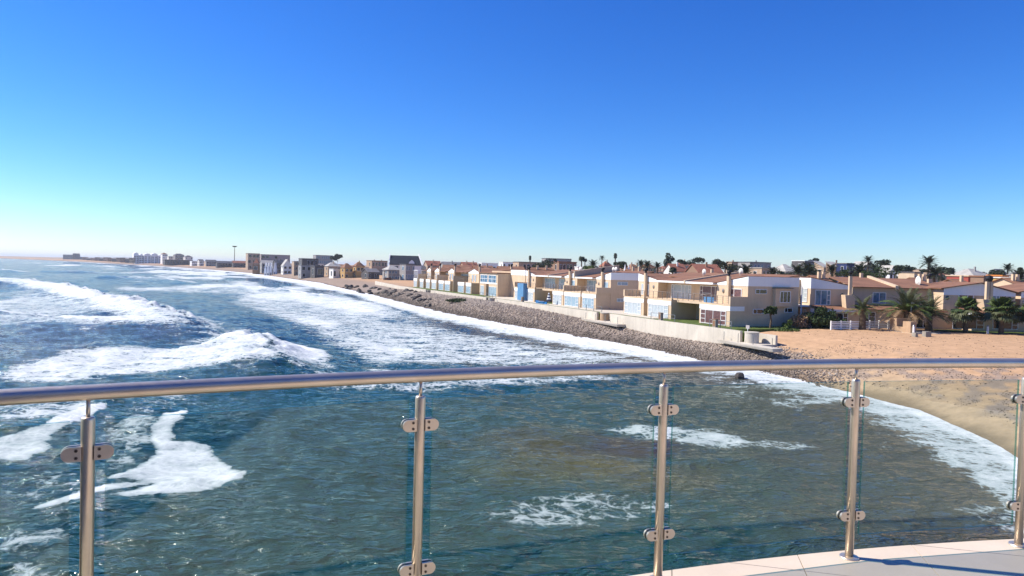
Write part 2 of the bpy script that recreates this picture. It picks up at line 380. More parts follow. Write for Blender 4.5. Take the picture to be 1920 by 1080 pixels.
blob([(190,936),(230,928),(290,908),(240,903),(200,905),(250,885),(290,860),(285,830),(280,805),(310,775),(350,770),(340,790),(328,808),(330,830),(370,832),(395,835),(402,850),(420,862),(440,872),(458,888),(440,902),(400,918),(360,925),(300,930),(240,938)], .98, 0.45, .5)
blob([(-20,832),(60,808),(120,782),(190,758),(205,766),(150,795),(105,815),(85,835),(95,850),(50,868),(-20,872)], 0.88, 0.5, .6)
blob([(70,948),(130,932),(200,916),(290,903),(280,912),(200,928),(120,948),(60,955)], .9, .35, .4)
blob([(-20,985),(60,980),(150,984),(140,1020),(90,1045),(110,1090),(-20,1090)], .60, 1.0, .6)
blob([(180,800),(290,772),(320,790),(290,850),(240,890),(190,890)], .52, 1.2, .6)
blob([(-20,880),(180,850),(190,935),(60,960),(-20,975)], .40, 1.5, .8)
blob([(-20,758),(150,748),(205,760),(140,790),(-20,800)], .58, 1.0, .8)
blob([(210,750),(330,735),(450,725),(390,750),(300,775),(220,785)], .42, 1.5, 1)
blob([(-20,712),(0,690),(150,665),(330,660),(430,640),(560,690),(500,700),(300,705),(100,720)], .76, 3, 2)
blob([(-20,560),(60,545),(200,572),(320,606),(380,630),(250,628),(60,622),(-20,615)], .60, 6, 2)
blob([(560,700),(700,690),(900,690),(1150,690),(1200,712),(1000,722),(800,735),(600,735)], .57, 3, 2)
blob([(420,560),(560,560),(760,600),(1000,640),(1240,670),(1250,690),(900,690),(620,690),(520,640),(430,600)], .62, 8, 3)
blob([(880,978),(900,948),(1000,922),(1130,915),(1240,930),(1280,955),(1180,975),(1080,985),(1000,990)], .49, .9, .8)
blob([(940,975),(960,955),(1000,958),(1010,975),(970,985)], .62, .5, .5)
blob([(1110,802),(1240,797),(1330,795),(1400,815),(1440,835),(1380,840),(1280,836),(1180,815)], .64, 1.3, 1.8)
blob([(1380,815),(1470,820),(1540,832),(1500,848),(1420,842)], .54, 1.5, 1.8)
blob([(1280,690),(1420,700),(1560,735),(1640,760),(1500,775),(1330,740)], .44, 2, 1)
# broken water in the surf zone and the swash at the beach edge
rr = np.hypot(X, Y)
streak = fbm(a_*.018+3, n_*.07, 4)
zone = sst(-190, -60, D) * sst(-4, -14, D) * sst(60, 85, Y) * (1 - sst(900, 1800, rr))
foam = np.maximum(foam, zone * np.clip(.44 + 1.7*(streak-.47), 0, .80))
farz = sst(-900, -300, D) * sst(250, 500, rr) * (1 - sst(1500, 3500, rr)); foam = np.maximum(foam, farz * sst(.58, .72, fbm(a_*.005+8, n_*.03, 4)) * .85)
def clear(pts, f, soft):
    global foam
    keep_f = foam.copy(); foam = np.zeros(X.shape); blob(pts, 1.0, soft, 2.0); k = foam; foam = keep_f * (1 - k) + np.minimum(keep_f, f) * k
clear([(170,540),(260,545),(340,552),(430,572),(560,610),(670,690),(605,690),(560,655),(495,625),(430,612),(390,600),(320,574),(255,556)], .22, 4)
clear([(120,592),(250,593),(330,601),(385,620),(300,618),(200,607)], .2, 2.5)
clear([(-20,612),(120,618),(260,628),(400,640),(330,648),(150,645),(-20,655)], .34, 2.5)
# drawn from far to near, shore on the left hand
crest([(-40,523),(60,531),(130,543),(200,560),(260,575),(310,590),(360,608),(402,628)], [2.0,2.3,2.6,2.7,2.6,2.4,1.8,.35], 2.0, 8, 34, 1.0, .44, .8, .92)
crest([(395,640),(430,635),(480,643),(525,660),(572,692)], [.15,1.2,2.2,2.0,.9], 2.4, 7, 24, 1.0, .52, .8, .95)
crest([(-60,580),(60,592),(160,600),(250,612),(330,622)], [.8,1.0,1.0,.9,.4], 3, 9, 16, .9, .5)
crest([(405,533),(470,537),(540,547),(600,556),(680,568),(760,584)], [.7,1.0,1.1,1.0,.8,.4], 3, 7, 45, 1.0, .60)
crest([(200,519),(260,520),(320,524),(350,529)], [.8,1.3,1.2,.5], 4, 10, 26, 1.0, .55)
crest([(90,508),(150,509),(215,511)], [.8,1.3,.6], 5, 12, 34, 1.0, .55)
crest([(-40,505),(0,506),(40,509)], [1.2,1.4,.6], 5, 12, 34, 1.0, .6)
crest([(120,496),(170,498),(230,501)], [1,1.3,.6], 8, 16, 60, 1.0, .5)
crest([(50,492),(90,494),(130,496)], [1,1.3,.6], 10, 20, 70, 1.0, .5)
crest([(-30,489),(20,490),(60,492)], [1,1.3,.6], 14, 30, 90, 1.0, .5)
crest([(240,503),(330,508),(400,514)], [.6,1.0,.6], 5, 10, 40, 1.0, .55)
crest([(-30,650),(80,652),(180,648),(270,640)], [.4,.6,.6,.3], 3, 8, 14, .45, .30)
edge_w = 8 + 9*(fbm(a_*.05, n_*.02, 3)-.35) + 5*sst(75, 95, Y) + 14 * sst(200, 400, Y)
foam = np.maximum(foam, sst(-edge_w, -edge_w*.25, D + warp2*3) * (0.70 + .32*sst(62, 90, Y)))
foam = np.maximum(foam, sst(-2.2, -.6, D + warp2*1.5) * .95)
foam = foam - 0.22 * (1 - sst(0, .15, foam))
Z = Z + sst(.7, 1.0, foam) * (0.06 + .14*sst(50, 110, Y)) * (0.5 + warp2 * 2.5)
Z = np.where(D > -6, Z * (0.45 + 0.55 * sst(0, -6, D)), Z)
me, used = grid_mesh('sea', X, Y, Z, keep)
x, y, d, f, r = (a.ravel()[used] for a in (X, Y, D, foam, rr))
shal = sst(-60, -6, d) * sst(160, 70, y)
nn = fbm(x*.06, y*.10, 4)
deep = C3(.003,.022,.042)[None]; green = C3(.011,.050,.042)[None]; brown = C3(.060,.056,.036)[None]
col = deep + (green - deep) * sst(120, 45, r)[:,None] + np.zeros((len(x),3))
col = col + (C3(.006,.040,.060)[None] - col) * (sst(100, 220, r) * sst(-160, -40, d))[:,None]
col = col + (brown - col) * (sst(-22, -3, d + 14*(nn-.5)) * .85 * sst(200, 80, y))[:,None]
for (px, py, rad, cc, k) in ((1010,830,6.5,(.085,.062,.016),.7),(1130,870,5.5,(.12,.085,.022),.85),(1060,880,6,(.075,.075,.02),.75),(1170,835,5,(.05,.028,.016),.8),(1230,890,5,(.08,.07,.025),.6)):
    q = at(px, py); u = np.hypot((x-q[0]), (y-q[1])*1.3) + 5*(fbm(x*.25, y*.25, 4)-.5)
    col = col + (C3(*cc)[None] - col) * (k * sst(rad, rad*.25, u))[:,None]
set_col(me, 'wcol', col); set_f(me, 'foam', f)
def sea_mat():
    m = bpy.data.materials.new('sea_water'); m.use_nodes = True; t = m.node_tree; N = t.nodes; L = t.links; b = N['Principled BSDF']
    tc = N.new('ShaderNodeTexCoord')
    def noise(scale, det, rough, vec, dist=0.0):
        n = N.new('ShaderNodeTexNoise'); n.inputs['Scale'].default_value = scale; n.inputs['Detail'].default_value = det; n.inputs['Roughness'].default_value = rough
        n.inputs['Distortion'].default_value = dist; L.new(vec, n.inputs['Vector']); return n.outputs[0]
    def mapr(v, a, bb, c=0.0, dd=1.0, smooth=False):
        n = N.new('ShaderNodeMapRange'); n.interpolation_type = 'SMOOTHSTEP' if smooth else 'LINEAR'
        for i, q in zip(('From Min','From Max','To Min','To Max'), (a, bb, c, dd)): n.inputs[i].default_value = q
        L.new(v, n.inputs[0]); return n.outputs[0]
    def math_(op, a, bb):
        n = N.new('ShaderNodeMath'); n.operation = op
        for i, q in enumerate((a, bb)):
            if isinstance(q, (int, float)): n.inputs[i].default_value = q
            else: L.new(q, n.inputs[i])
        return n.outputs[0]
    mp = N.new('ShaderNodeMapping'); mp.inputs['Rotation'].default_value = (0, 0, R(-8)); mp.inputs['Scale'].default_value = (0.55, 1.25, 1); L.new(tc.outputs['Object'], mp.inputs[0])
    wc = N.new('ShaderNodeAttribute'); wc.attribute_name = 'wcol'
    fo = N.new('ShaderNodeAttribute'); fo.attribute_name = 'foam'
    L.new(wc.outputs['Color'], b.inputs['Base Color']); b.inputs['Roughness'].default_value = 0.07; b.inputs['IOR'].default_value = 1.33
    b.inputs['Specular IOR Level'].default_value = 0.5
    h = math_('ADD', math_('MULTIPLY', noise(1.1, 3, .55, mp.outputs[0], .4), 1.0), math_('MULTIPLY', noise(4.5, 3, .6, mp.outputs[0], .3), 0.28))
    rd = noise(.75, 3, .55, mp.outputs[0], .8); rdg = math_('SUBTRACT', 1.0, math_('ABSOLUTE', math_('MULTIPLY_ADD', rd, 2.0), 0.0)) if False else math_('SUBTRACT', 1.0, math_('ABSOLUTE', math_('SUBTRACT', math_('MULTIPLY', rd, 4.0), 2.0), 0.0))
    h = math_('ADD', h, math_('MULTIPLY', rdg, .34))
    bp = N.new('ShaderNodeBump'); bp.inputs['Strength'].default_value = 1.0; bp.inputs['Distance'].default_value = 0.42
    L.new(h, bp.inputs['Height']); L.new(bp.outputs[0], b.inputs['Normal'])
    # foam: clumps and lace
    wv = N.new('ShaderNodeTexNoise'); wv.inputs['Scale'].default_value = 0.9; wv.inputs['Detail'].default_value = 3; L.new(tc.outputs['Object'], wv.inputs['Vector'])
    ad = N.new('ShaderNodeVectorMath'); ad.operation = 'MULTIPLY_ADD'; ad.inputs[1].default_value = (1.3, 1.3, 0); L.new(wv.outputs['Color'], ad.inputs[0]); L.new(tc.outputs['Object'], ad.inputs[2])
    def lace(sc_, wd):
        v = N.new('ShaderNodeTexVoronoi'); v.feature = 'DISTANCE_TO_EDGE'; v.inputs['Scale'].default_value = sc_; L.new(ad.outputs[0], v.inputs['Vector'])
        return mapr(v.outputs['Distance'], 0.0, wd, 1.0, 0.0)
    big = noise(0.45, 7, .66, mp.outputs[0], .9); fine = noise(2.6, 5, .65, tc.outputs['Object'], .5)
    val = math_('ADD', fo.outputs['Fac'], math_('MULTIPLY', math_('SUBTRACT', big, 0.5), 1.15))
    val = math_('ADD', val, math_('MULTIPLY', math_('SUBTRACT', fine, 0.5), 0.55))
    val = math_('ADD', val, math_('MULTIPLY', math_('MAXIMUM', lace(0.75, .16), math_('MULTIPLY', lace(2.0, .22), .8)), 0.24))
    vf = N.new('ShaderNodeTexVoronoi'); vf.inputs['Scale'].default_value = 1.1; L.new(tc.outputs['Object'], vf.inputs['Vector'])   # stray flecks
    fl = mapr(vf.outputs['Distance'], 0.03, 0.075, 1.0, 0.0); gate = mapr(noise(.12, 2, .5, tc.outputs['Object']), .48, .62)
    sp_c = N.new('ShaderNodeSeparateColor'); L.new(vf.outputs['Color'], sp_c.inputs[0])
    fl = math_('MULTIPLY', math_('MULTIPLY', fl, gate), mapr(sp_c.outputs[0], .55, .75))
    fac = math_('MAXIMUM', mapr(val, 0.56, 0.80, 0, 1, True), math_('MULTIPLY', fl, .55))
    fb = N.new('ShaderNodeBsdfPrincipled'); fb.inputs['Roughness'].default_value = 0.9; fb.inputs['Specular IOR Level'].default_value = 0.1
    fcol = N.new('ShaderNodeMix'); fcol.data_type = 'RGBA'; fcol.inputs['A'].default_value = (.30, .37, .38, 1); fcol.inputs['B'].default_value = (.74, .755, .76, 1)
    L.new(mapr(val, .6, 1.25), fcol.inputs['Factor']); L.new(fcol.outputs['Result'], fb.inputs['Base Color'])
    b2 = N.new('ShaderNodeBump'); b2.inputs['Strength'].default_value = 0.45; b2.inputs['Distance'].default_value = 0.3; L.new(math_('ADD', big, math_('MULTIPLY', fine, .5)), b2.inputs['Height']); L.new(b2.outputs[0], fb.inputs['Normal'])
    mx = N.new('ShaderNodeMixShader'); L.new(fac, mx.inputs[0]); L.new(b.outputs[0], mx.inputs[1]); L.new(fb.outputs[0], mx.inputs[2])
    L.new(mx.outputs[0], N['Material Output'].inputs[0]); return m
me.materials.append(sea_mat())
kind(link('sea', me), 'structure', 'blue green sea with breaking waves and white foam')

# ------------------------------------------------------------------ the balcony the photographer stands on
def steel():
    m = bpy.data.materials.new('stainless'); m.use_nodes = True; t = m.node_tree; N = t.nodes; L = t.links; b = N['Principled BSDF']
    b.inputs['Metallic'].default_value = 0.8
    tc = N.new('ShaderNodeTexCoord'); n = N.new('ShaderNodeTexNoise'); n.inputs['Scale'].default_value = 9; n.inputs['Detail'].default_value = 6; L.new(tc.outputs['Object'], n.inputs['Vector'])
    mx = N.new('ShaderNodeMix'); mx.data_type = 'RGBA'; mx.inputs['A'].default_value = (.56,.47,.37,1); mx.inputs['B'].default_value = (.78,.69,.58,1); L.new(n.outputs[0], mx.inputs['Factor']); L.new(mx.outputs['Result'], b.inputs['Base Color'])
    n2 = N.new('ShaderNodeTexNoise'); n2.inputs['Scale'].default_value = 60; n2.inputs['Detail'].default_value = 4; L.new(tc.outputs['Object'], n2.inputs['Vector'])
    r = N.new('ShaderNodeMapRange'); r.inputs['To Min'].default_value = 0.26; r.inputs['To Max'].default_value = 0.48; L.new(n2.outputs[0], r.inputs[0]); L.new(r.outputs[0], b.inputs['Roughness'])
    M['steel'] = m
steel()
def clear_glass(name, tint, edge=False):
    m = bpy.data.materials.new(name); m.use_nodes = True; t = m.node_tree; N = t.nodes; L = t.links; N.remove(N['Principled BSDF'])
    tr = N.new('ShaderNodeBsdfTransparent'); tr.inputs[0].default_value = (*tint, 1)
    gl = N.new('ShaderNodeBsdfGlossy'); gl.inputs['Roughness'].default_value = 0.0; gl.inputs['Color'].default_value = (.76, .97, .93, 1)
    fr = N.new('ShaderNodeFresnel'); fr.inputs['IOR'].default_value = 1.52
    mx = N.new('ShaderNodeMixShader')
    if edge: mx.inputs[0].default_value = 0.35; gl.inputs['Color'].default_value = (.35,.75,.65,1); gl.inputs['Roughness'].default_value = .25
    else:                                              # same reflectance on the way out as on the way in (a thin pane)
        ge = N.new('ShaderNodeNewGeometry'); mr = N.new('ShaderNodeMapRange'); mr.inputs['To Min'].default_value = 1.47; mr.inputs['To Max'].default_value = 1/1.47
        L.new(ge.outputs['Backfacing'], mr.inputs[0]); L.new(mr.outputs[0], fr.inputs['IOR']); L.new(fr.outputs[0], mx.inputs[0])
    L.new(tr.outputs[0], mx.inputs[1]); L.new(gl.outputs[0], mx.inputs[2]); L.new(mx.outputs[0], N['Material Output'].inputs[0]); M[name] = m
clear_glass('pane_glass', (.86, .895, .88)); clear_glass('pane_edge', (.30, .55, .50), True)
CC = (5.27, -9.294); CR = 13.437
def onarc(a, r=CR): return CC[0] + r*math.sin(a), CC[1] + r*math.cos(a)
def ang(x, y): return math.atan2(x - CC[0], y - CC[1])
post_a = [ang(*p) for p in ((-1.437,2.357),(-.366,2.887),(.747,3.373),(1.857,3.698),(2.944,3.941))]
da = 1.19 / CR; post_a = [post_a[0]-2*da, post_a[0]-da] + post_a + [post_a[-1]+da, post_a[-1]+2*da, post_a[-1]+3*da]
rail = thing('balcony_railing', 'curved stainless steel and clear glass railing round the tiled balcony', 'railing', (CC[0], CC[1], DZ))
L0 = lambda a, r=CR, z=0: (r*math.sin(a), r*math.cos(a), z)
arc = [post_a[0]-.03 + (post_a[-1]-post_a[0]+.06)*i/110 for i in range(111)]
MB().tube([L0(a, CR, 1.05) for a in arc], 0.0270, 20).build('handrail', M['steel'], rail, True)
def lathe(prof, n=20):
    b = MB()
    vs = [(r*math.cos(k*2*math.pi/n), r*math.sin(k*2*math.pi/n), z) for r, z in prof for k in range(n)]
    fs_ = [(i*n+k, i*n+(k+1) % n, (i+1)*n+(k+1) % n, (i+1)*n+k) for i in range(len(prof)-1) for k in range(n)]
    return b.add(vs, fs_)
post_me = lathe([(.0005,0.0),(.0215,0.0),(.0215,.955),(.0205,.9625),(.018,.966),(.0005,.967)], 24).mesh('post', M['steel'], True)
stem_me = MB().cyl((0,0,.96), (0,0,1.03), .0068, n=12).mesh('stem', M['steel'], True)
flange_me = lathe([(.0005,.012),(.030,.012),(.047,.009),(.050,.004),(.050,-.002),(.0005,-.002)], 28).mesh('base_flange', M['steel'])
def clamp_mesh(sgn):
    b = MB()
    def dpoly(x0, x1, h):
        r = h/2; cx = x1 - r; pts = [(x0, -r), (cx, -r)] + [(cx + r*math.sin(q), -r*math.cos(q)) for q in [math.pi*k/10 for k in range(1, 10)]] + [(cx, r), (x0, r)]
        return pts
    for (y0, y1, m, h) in ((-.0185,-.0075,0,.050),(-.0075,.0075,1,.0515),(.0075,.0185,0,.050)):
        P = [(sgn*x_, z_) for x_, z_ in dpoly(.0185, .078, h)]
        if sgn < 0: P = P[::-1]
        b.prism(P, 'y', y0, y1, m)
    for sz in (-.0125, .0125):
        b.cyl((sgn*.034, -.0182, sz), (sgn*.034, -.0205, sz), .0058, n=10, m=2); b.cyl((sgn*.034, -.0204, sz), (sgn*.034, -.0212, sz), .0028, n=6, m=1)
    return b.mesh('clamp', [M['steel'], M['gasket'], M['screw']])
clamps = {s: clamp_mesh(s) for s in (-1, 1)}
for a in post_a:
    p = link('post', post_me, rail); p.location = L0(a); p.rotation_euler = (0, 0, -a)
    link('stem', stem_me, p); link('base_flange', flange_me, p)
    for z_ in (.232, .844):
        for s in (-1, 1): c = link('clamp', clamps[s], p); c.location = (0, 0, z_)
for a, b in zip(post_a[:-1], post_a[1:]):
    p0, p1 = Vector(L0(a)), Vector(L0(b)); d = (p1-p0).normalized(); ln = (p1-p0).length
    g = MB(); g.box(.052, ln-.052, -.006, .006, .125, .955)
    g.m = [1, 1, 0, 1, 0, 1]
    o = g.build('glass_pane', [M['pane_glass'], M['pane_edge']], rail); o.location = p0; o.rotation_euler = (0, 0, math.atan2(d.y, d.x))
# floor: slab with square tiles clipped at the curved edge
BY = -3.2; ER = CR + 0.088
arcE = [ang(-9, 0) + (ang(13.5, 0) - ang(-9, 0))*i/120 for i in range(121)]
edge = [onarc(a, ER) for a in arcE]; edge = [p for p in edge if p[1] > BY]
poly = [(edge[0][0], BY)] + edge + [(edge[-1][0], BY)]
dk = MB().prism([(x, y) for x, y in poly][::-1], 'z', DZ-.35, DZ-.008).build('balcony_floor', [M['grout']]); kind(dk, 'structure', 'curved balcony floor')
def clip(P, Q):                                         # Q convex, clockwise
    for i in range(len(Q)):
        a, b = Q[i], Q[(i+1) % len(Q)]; out = []
        side = lambda p: (b[0]-a[0])*(p[1]-a[1])-(b[1]-a[1])*(p[0]-a[0])
        for j in range(len(P)):
            p, q = P[j], P[(j+1) % len(P)]; sp_, sq_ = side(p), side(q)
            if sp_ <= 0: out.append(p)
            if (sp_ < 0 < sq_) or (sq_ < 0 < sp_):
                u = sp_/(sp_-sq_); out.append((p[0]+u*(q[0]-p[0]), p[1]+u*(q[1]-p[1])))
        P = out
        if not P: return P
    return P
ta = R(-12.8); au, av = (math.cos(ta), math.sin(ta)), (-math.sin(ta), math.cos(ta)); TU, TV, g_ = .665, .555, .0022
for i in range(-15, 22):
    for j in range(-16, 16):
        u0, v0 = .722 + i*TU, 3.769 + j*TV
        q = [(u0+g_, v0+g_), (u0+TU-g_, v0+g_), (u0+TU-g_, v0+TV-g_), (u0+g_, v0+TV-g_)]
        q = [(u*au[0]+v*av[0], u*au[1]+v*av[1]) for u, v in q]
        if max(p[1] for p in q) < -1.2 or min(p[0] for p in q) > 7 or max(p[0] for p in q) < -5.5: continue
        q = clip(q, poly)
        if len(q) < 3: continue
        MB().prism(q, 'z', DZ-.012, DZ + rng.uniform(-.0006, .0006)).build('floor_tile', M['tile'], dk)
# the apartment behind: wall and sliding doors (seen mirrored in the glass), plus an unseen shading slab above
ap = thing('apartment_building', 'pale apartment wall with sliding glass doors at the back of the balcony', 'building', (0, BY, DZ))
MB().box(-9, 12, -.3, 0, -.3, 0.0+.02).box(-9, 12, -.3, 0, 2.3, 2.75).box(-9, 1.4, -.3, 0, .02, 2.3).box(6.5, 12, -.3, 0, .02, 2.3).build('wall', M['offwhite'], ap)
MB().prism([(-9, 0), (1.2, 0), (1.2, .7), (-5.0, 5.85), (-9, 5.85)], 'z', 2.75, 3.0).build('shade_slab', M['offwhite'], ap)  # out of view, slanted edge shaped to lay a shadow line across the floor
for k in range(3):
    x0 = 1.4 + k*1.7; x1 = x0 + 1.7
    f = MB().box(x0+.002, x0+.07, -.12, -.04, .02, 2.3).box(x1-.07, x1-.002, -.12, -.04, .02, 2.3).box(x0+.07, x1-.07, -.12, -.04, .02, .1).box(x0+.07, x1-.07, -.12, -.04, 2.22, 2.3).build('sliding_door', M['frame'], ap)
    MB().box(x0+.07, x1-.07, -.09, -.07, .1, 2.22).build('pane', M['glass_dark'], f)

# ------------------------------------------------------------------ sea wall, terrace lawn, outfall platforms
def row_thing(name, label, cat, t, s, z=GZ, group=None):
    x, y = wxy(t, s); return thing(name, label, cat, (x, y, z), RA, group)
WT = -4.6                                              # line of the sea wall
lw = row_thing('terrace_lawn', 'l', 'lawn', 0, 0)
for k in ('label', 'category'): del lw[k]
kind(lw, 'structure', 'green lawn strip between sea wall and houses')
MB().box(WT+2.36, 11.2, -3.6, 149, -2.5, -.06).build('lawn_bed', M['lawn'], lw)
MB().box(WT+2.4, 10.8, 25.1, 33.4, -.059, -.02).box(WT+2.4, -.02, 33.45, 80.9, -.059, -.015).box(WT+2.4, -.02, 13.5, 25.05, -.059, -.015).box(.02, 10.8, 69.1, 80.9, -.059, -.018).build('paving', M['concrete'], lw)
plats = [  # pixel of cylinder base centre, half width px, height px, s of the platform
    ('grey round concrete outfall chamber on the platform at the open end of the sea wall', 'concrete', (1409.5, 634), 13, 19, (1345, 1450)),
    ('brown round concrete outfall chamber on a platform below the paired townhouses', 'render_tan', (1133.5, 595), 8.6, 14, (1090, 1158)),
    ('grey round concrete outfall chamber on a platform below the flat-fronted house', 'concrete', (921, 566), 5.6, 9.5, (886, 932)),
    ('small round concrete outfall chamber on the farthest platform of the sea wall', 'concrete_dark', (804, 548), 3.2, 6.5, (784, 814))]
gaps = []
for (lab, mt, (px, py), hw, hh, (pa, pb)) in plats:
    s0 = ft(px, py, WT-.4)[0]
    L_ = abs(ft(pa, py, WT-2.2)[0] - ft(pb, py, WT-2.2)[0]) * .5
    gaps.append((ft(px+hw*1.45, py-6, WT)[0], ft(px-hw*1.5, py-6, WT)[0]))
for (a, b) in zip([-3.6]+[g[1] for g in gaps], [g[0] for g in gaps]+[149]):
    if b - a > .5: MB().box(WT+.2, WT+2.355, a+.02, b-.02, -2.5, -.062).build('lawn_edge', M['lawn'], lw)
wall = row_thing('sea_wall', 'long pale concrete sea wall between the pebble beach and the townhouses', 'wall', WT, 0)
segs = []; cur = -6.2
for (a, b) in gaps: segs.append((cur, a)); cur = b
segs.append((cur, 149))
for (a, b) in segs:
    if b - a < .3: continue
    n = max(1, round((b - a) / 9)); 
    for i in range(n):
        y0, y1 = a + (b-a)*i/n, a + (b-a)*(i+1)/n
        MB().box(-.17, .17, y0+.008, y1-.008, -3.2, .12 + rng.uniform(-.015, .015)).build('wall_panel', M['concrete'], wall)
MB().hull8([(-.17,149.02,-3),(.17,149.02,-3),(4.2,208,-3),(3.86,208,-3)], [(-.17,149.02,.05),(.17,149.02,.05),(4.2,208,.35),(3.86,208,.35)]).build('wall_panel', M['concrete'], wall)
for i, ((lab, mt, (px, py), hw, hh, (pa, pb)), (g0, g1)) in enumerate(zip(plats, gaps)):
    sm = (g0+g1)/2; Lh = (g1-g0)/2
    pf = row_thing('outfall_platform', ['wide', 'second', 'third', 'farthest'][i] and ['low concrete platform jutting over the pebbles at the open end of the sea wall', 'low concrete platform jutting over the pebbles below the paired townhouses', 'low concrete platform jutting over the pebbles below the flat-fronted house', 'low concrete platform jutting from the sea wall near its far end'][i], 'platform', WT, sm, GZ)
    ya, yb = ft(pb, py+hw*1.2, WT-1.6)[0]-sm, ft(pa, py+hw*.4, WT-1.0)[0]-sm
    MB().hull8([(-1.6,ya,-1.46),(-.19,ya+.1,-1.46),(-.19,yb,-1.46),(-.9,yb,-1.46)], [(-1.8,ya-.05,-1.12),(-.19,ya+.1,-1.12),(-.19,yb,-1.12),(-1.0,yb+.1,-1.12)]).box(-.185, 2.0, -Lh+.01, Lh-.01, -1.46, -1.121).build('slab', M['concrete'], pf)
    MB().box(.6, 1.4, -Lh*.8, Lh*.8, -4, -1.42).build('support_wall', M['concrete_dark'], pf)
    MB().box(2.0, 2.3, -Lh, Lh, -2.4, -.1).build('back_wall', M['concrete'], pf)
    for q in (.1, .4, .65, .9): MB().cyl((-.85, ya+(yb-ya)*q, -1.13), (-.85, ya+(yb-ya)*q, -.1), .04, n=6).build('railing_post', M['metal_grey'], pf)
    ch = row_thing('outfall_chamber', lab, 'chamber', WT+.55, ft(px, py, WT+.55)[0], GZ-1.12)
    sc_ = atY(px, py, wxy(WT+.55, sm)[1])[1] / F
    rad, hgt = hw*sc_, hh*sc_
    b = MB().cyl((0,0,0), (0,0,hgt), rad, n=26); b.build('drum', M[mt], ch)
    MB().cyl((0,0,hgt), (0,0,hgt+.10), rad*1.05, n=26).build('lid', M['concrete'], ch)

# ------------------------------------------------------------------ house parts
def window(root, axis, c, a0, a1, z0, z1, cols, pane, name='window', bar=.07, rows=None, fm='frame'):
    """cols: relative widths; rows: rows per column. plane at axis=c facing the negative axis"""
    if a0 > a1: a0, a1 = a1, a0
    f = MB()
    def bx(b, u0, u1, w0, w1, d0, d1):
        if axis == 'x': b.box(c-d1, c-d0, u0, u1, w0, w1)
        else: b.box(u0, u1, c-d1, c-d0, w0, w1)
    bx(f, a0, a0+bar, z0, z1, -.02, .07); bx(f, a1-bar, a1, z0, z1, -.02, .07)
    bx(f, a0+bar, a1-bar, z0, z0+bar, -.02, .07); bx(f, a0+bar, a1-bar, z1-bar, z1, -.02, .07)
    tot = sum(cols); u = a0; rows = rows or [1]*len(cols)
    for i, cw in enumerate(cols):
        u1 = u + (a1-a0)*cw/tot
        if i < len(cols)-1: bx(f, u1-bar*.45, u1+bar*.45, z0+bar, z1-bar, -.02, .06)
        lo = u + (bar if i == 0 else bar*.45); hi = u1 - (bar if i == len(cols)-1 else bar*.45)
        for k in range(1, rows[i]):
            zz = z0 + (z1-z0)*k/rows[i]; bx(f, lo, hi, zz-bar*.4, zz+bar*.4, -.02, .055)
        u = u1
    fo = f.build(name, M[fm], root)
    p = MB(); bx(p, a0+bar*.5, a1-bar*.5, z0+bar*.5, z1-bar*.5, -.01, .025); p.build('pane', M[pane], fo)
    return fo
def railing_(root, pts, z0, h=1.05, mt='rail_brown', sp_=1.15, nb=4):
    b = MB()
    for (x0, y0), (x1, y1) in zip(pts[:-1], pts[1:]):
        L_ = math.hypot(x1-x0, y1-y0); n = max(1, round(L_/sp_))
        for k in range(n+1):
            x, y = x0+(x1-x0)*k/n, y0+(y1-y0)*k/n; b.box(x-.03, x+.03, y-.03, y+.03, z0-.35, z0+h)
        for k in range(nb):
            z = z0 + h*(k+1)/nb; r = .03 if k == nb-1 else .014
            b.cyl((x0, y0, z), (x1, y1, z), r, n=5)
    return b.build('balcony_railing', M[mt], root)
def chimney_(root, x, y, z0, z1, w_=.42, mt='cream', base=None):
    ch = MB().box(x-w_/2, x+w_/2, y-w_/2, y+w_/2, z0, z1).build('chimney', M[mt], root)
    c = MB().cyl((x,y,z1), (x,y,z1+.35), .17, n=10).sphere((x,y,z1+.52), .30, 10, sq=(1,1,.9)); c.cyl((x,y,z1+.5), (x+.34,y-.05,z1+.62), .16, n=8)
    c.build('cowl', M['black'], ch); return ch
def lamp_(root, x, y, z):                              # oval bulkhead lamp on the facade
    MB().sphere((x, y, z), .26, 10, sq=(.35, .8, 1.15)).build('wall_lamp', M['steel_dark'], root)
def dish_(root, x, y, z, r=.45):
    b = MB(); n = 14
    rings = [(0, .02), (r*.5, .07), (r, .24)]
    vs = [(x - q[1]*0 - .25 + q[1], y + q[0]*math.cos(k*2*math.pi/n), z + q[0]*math.sin(k*2*math.pi/n)) for q in rings for k in range(n)]
    b.add(vs, [(i*n+k, i*n+(k+1) % n, (i+1)*n+(k+1) % n, (i+1)*n+k) for i in range(2) for k in range(n)])
    b.cyl((x-.2, y, z), (x-.15, y, z-.75), .03, n=6); b.build('satellite_dish', M['offwhite'], root)

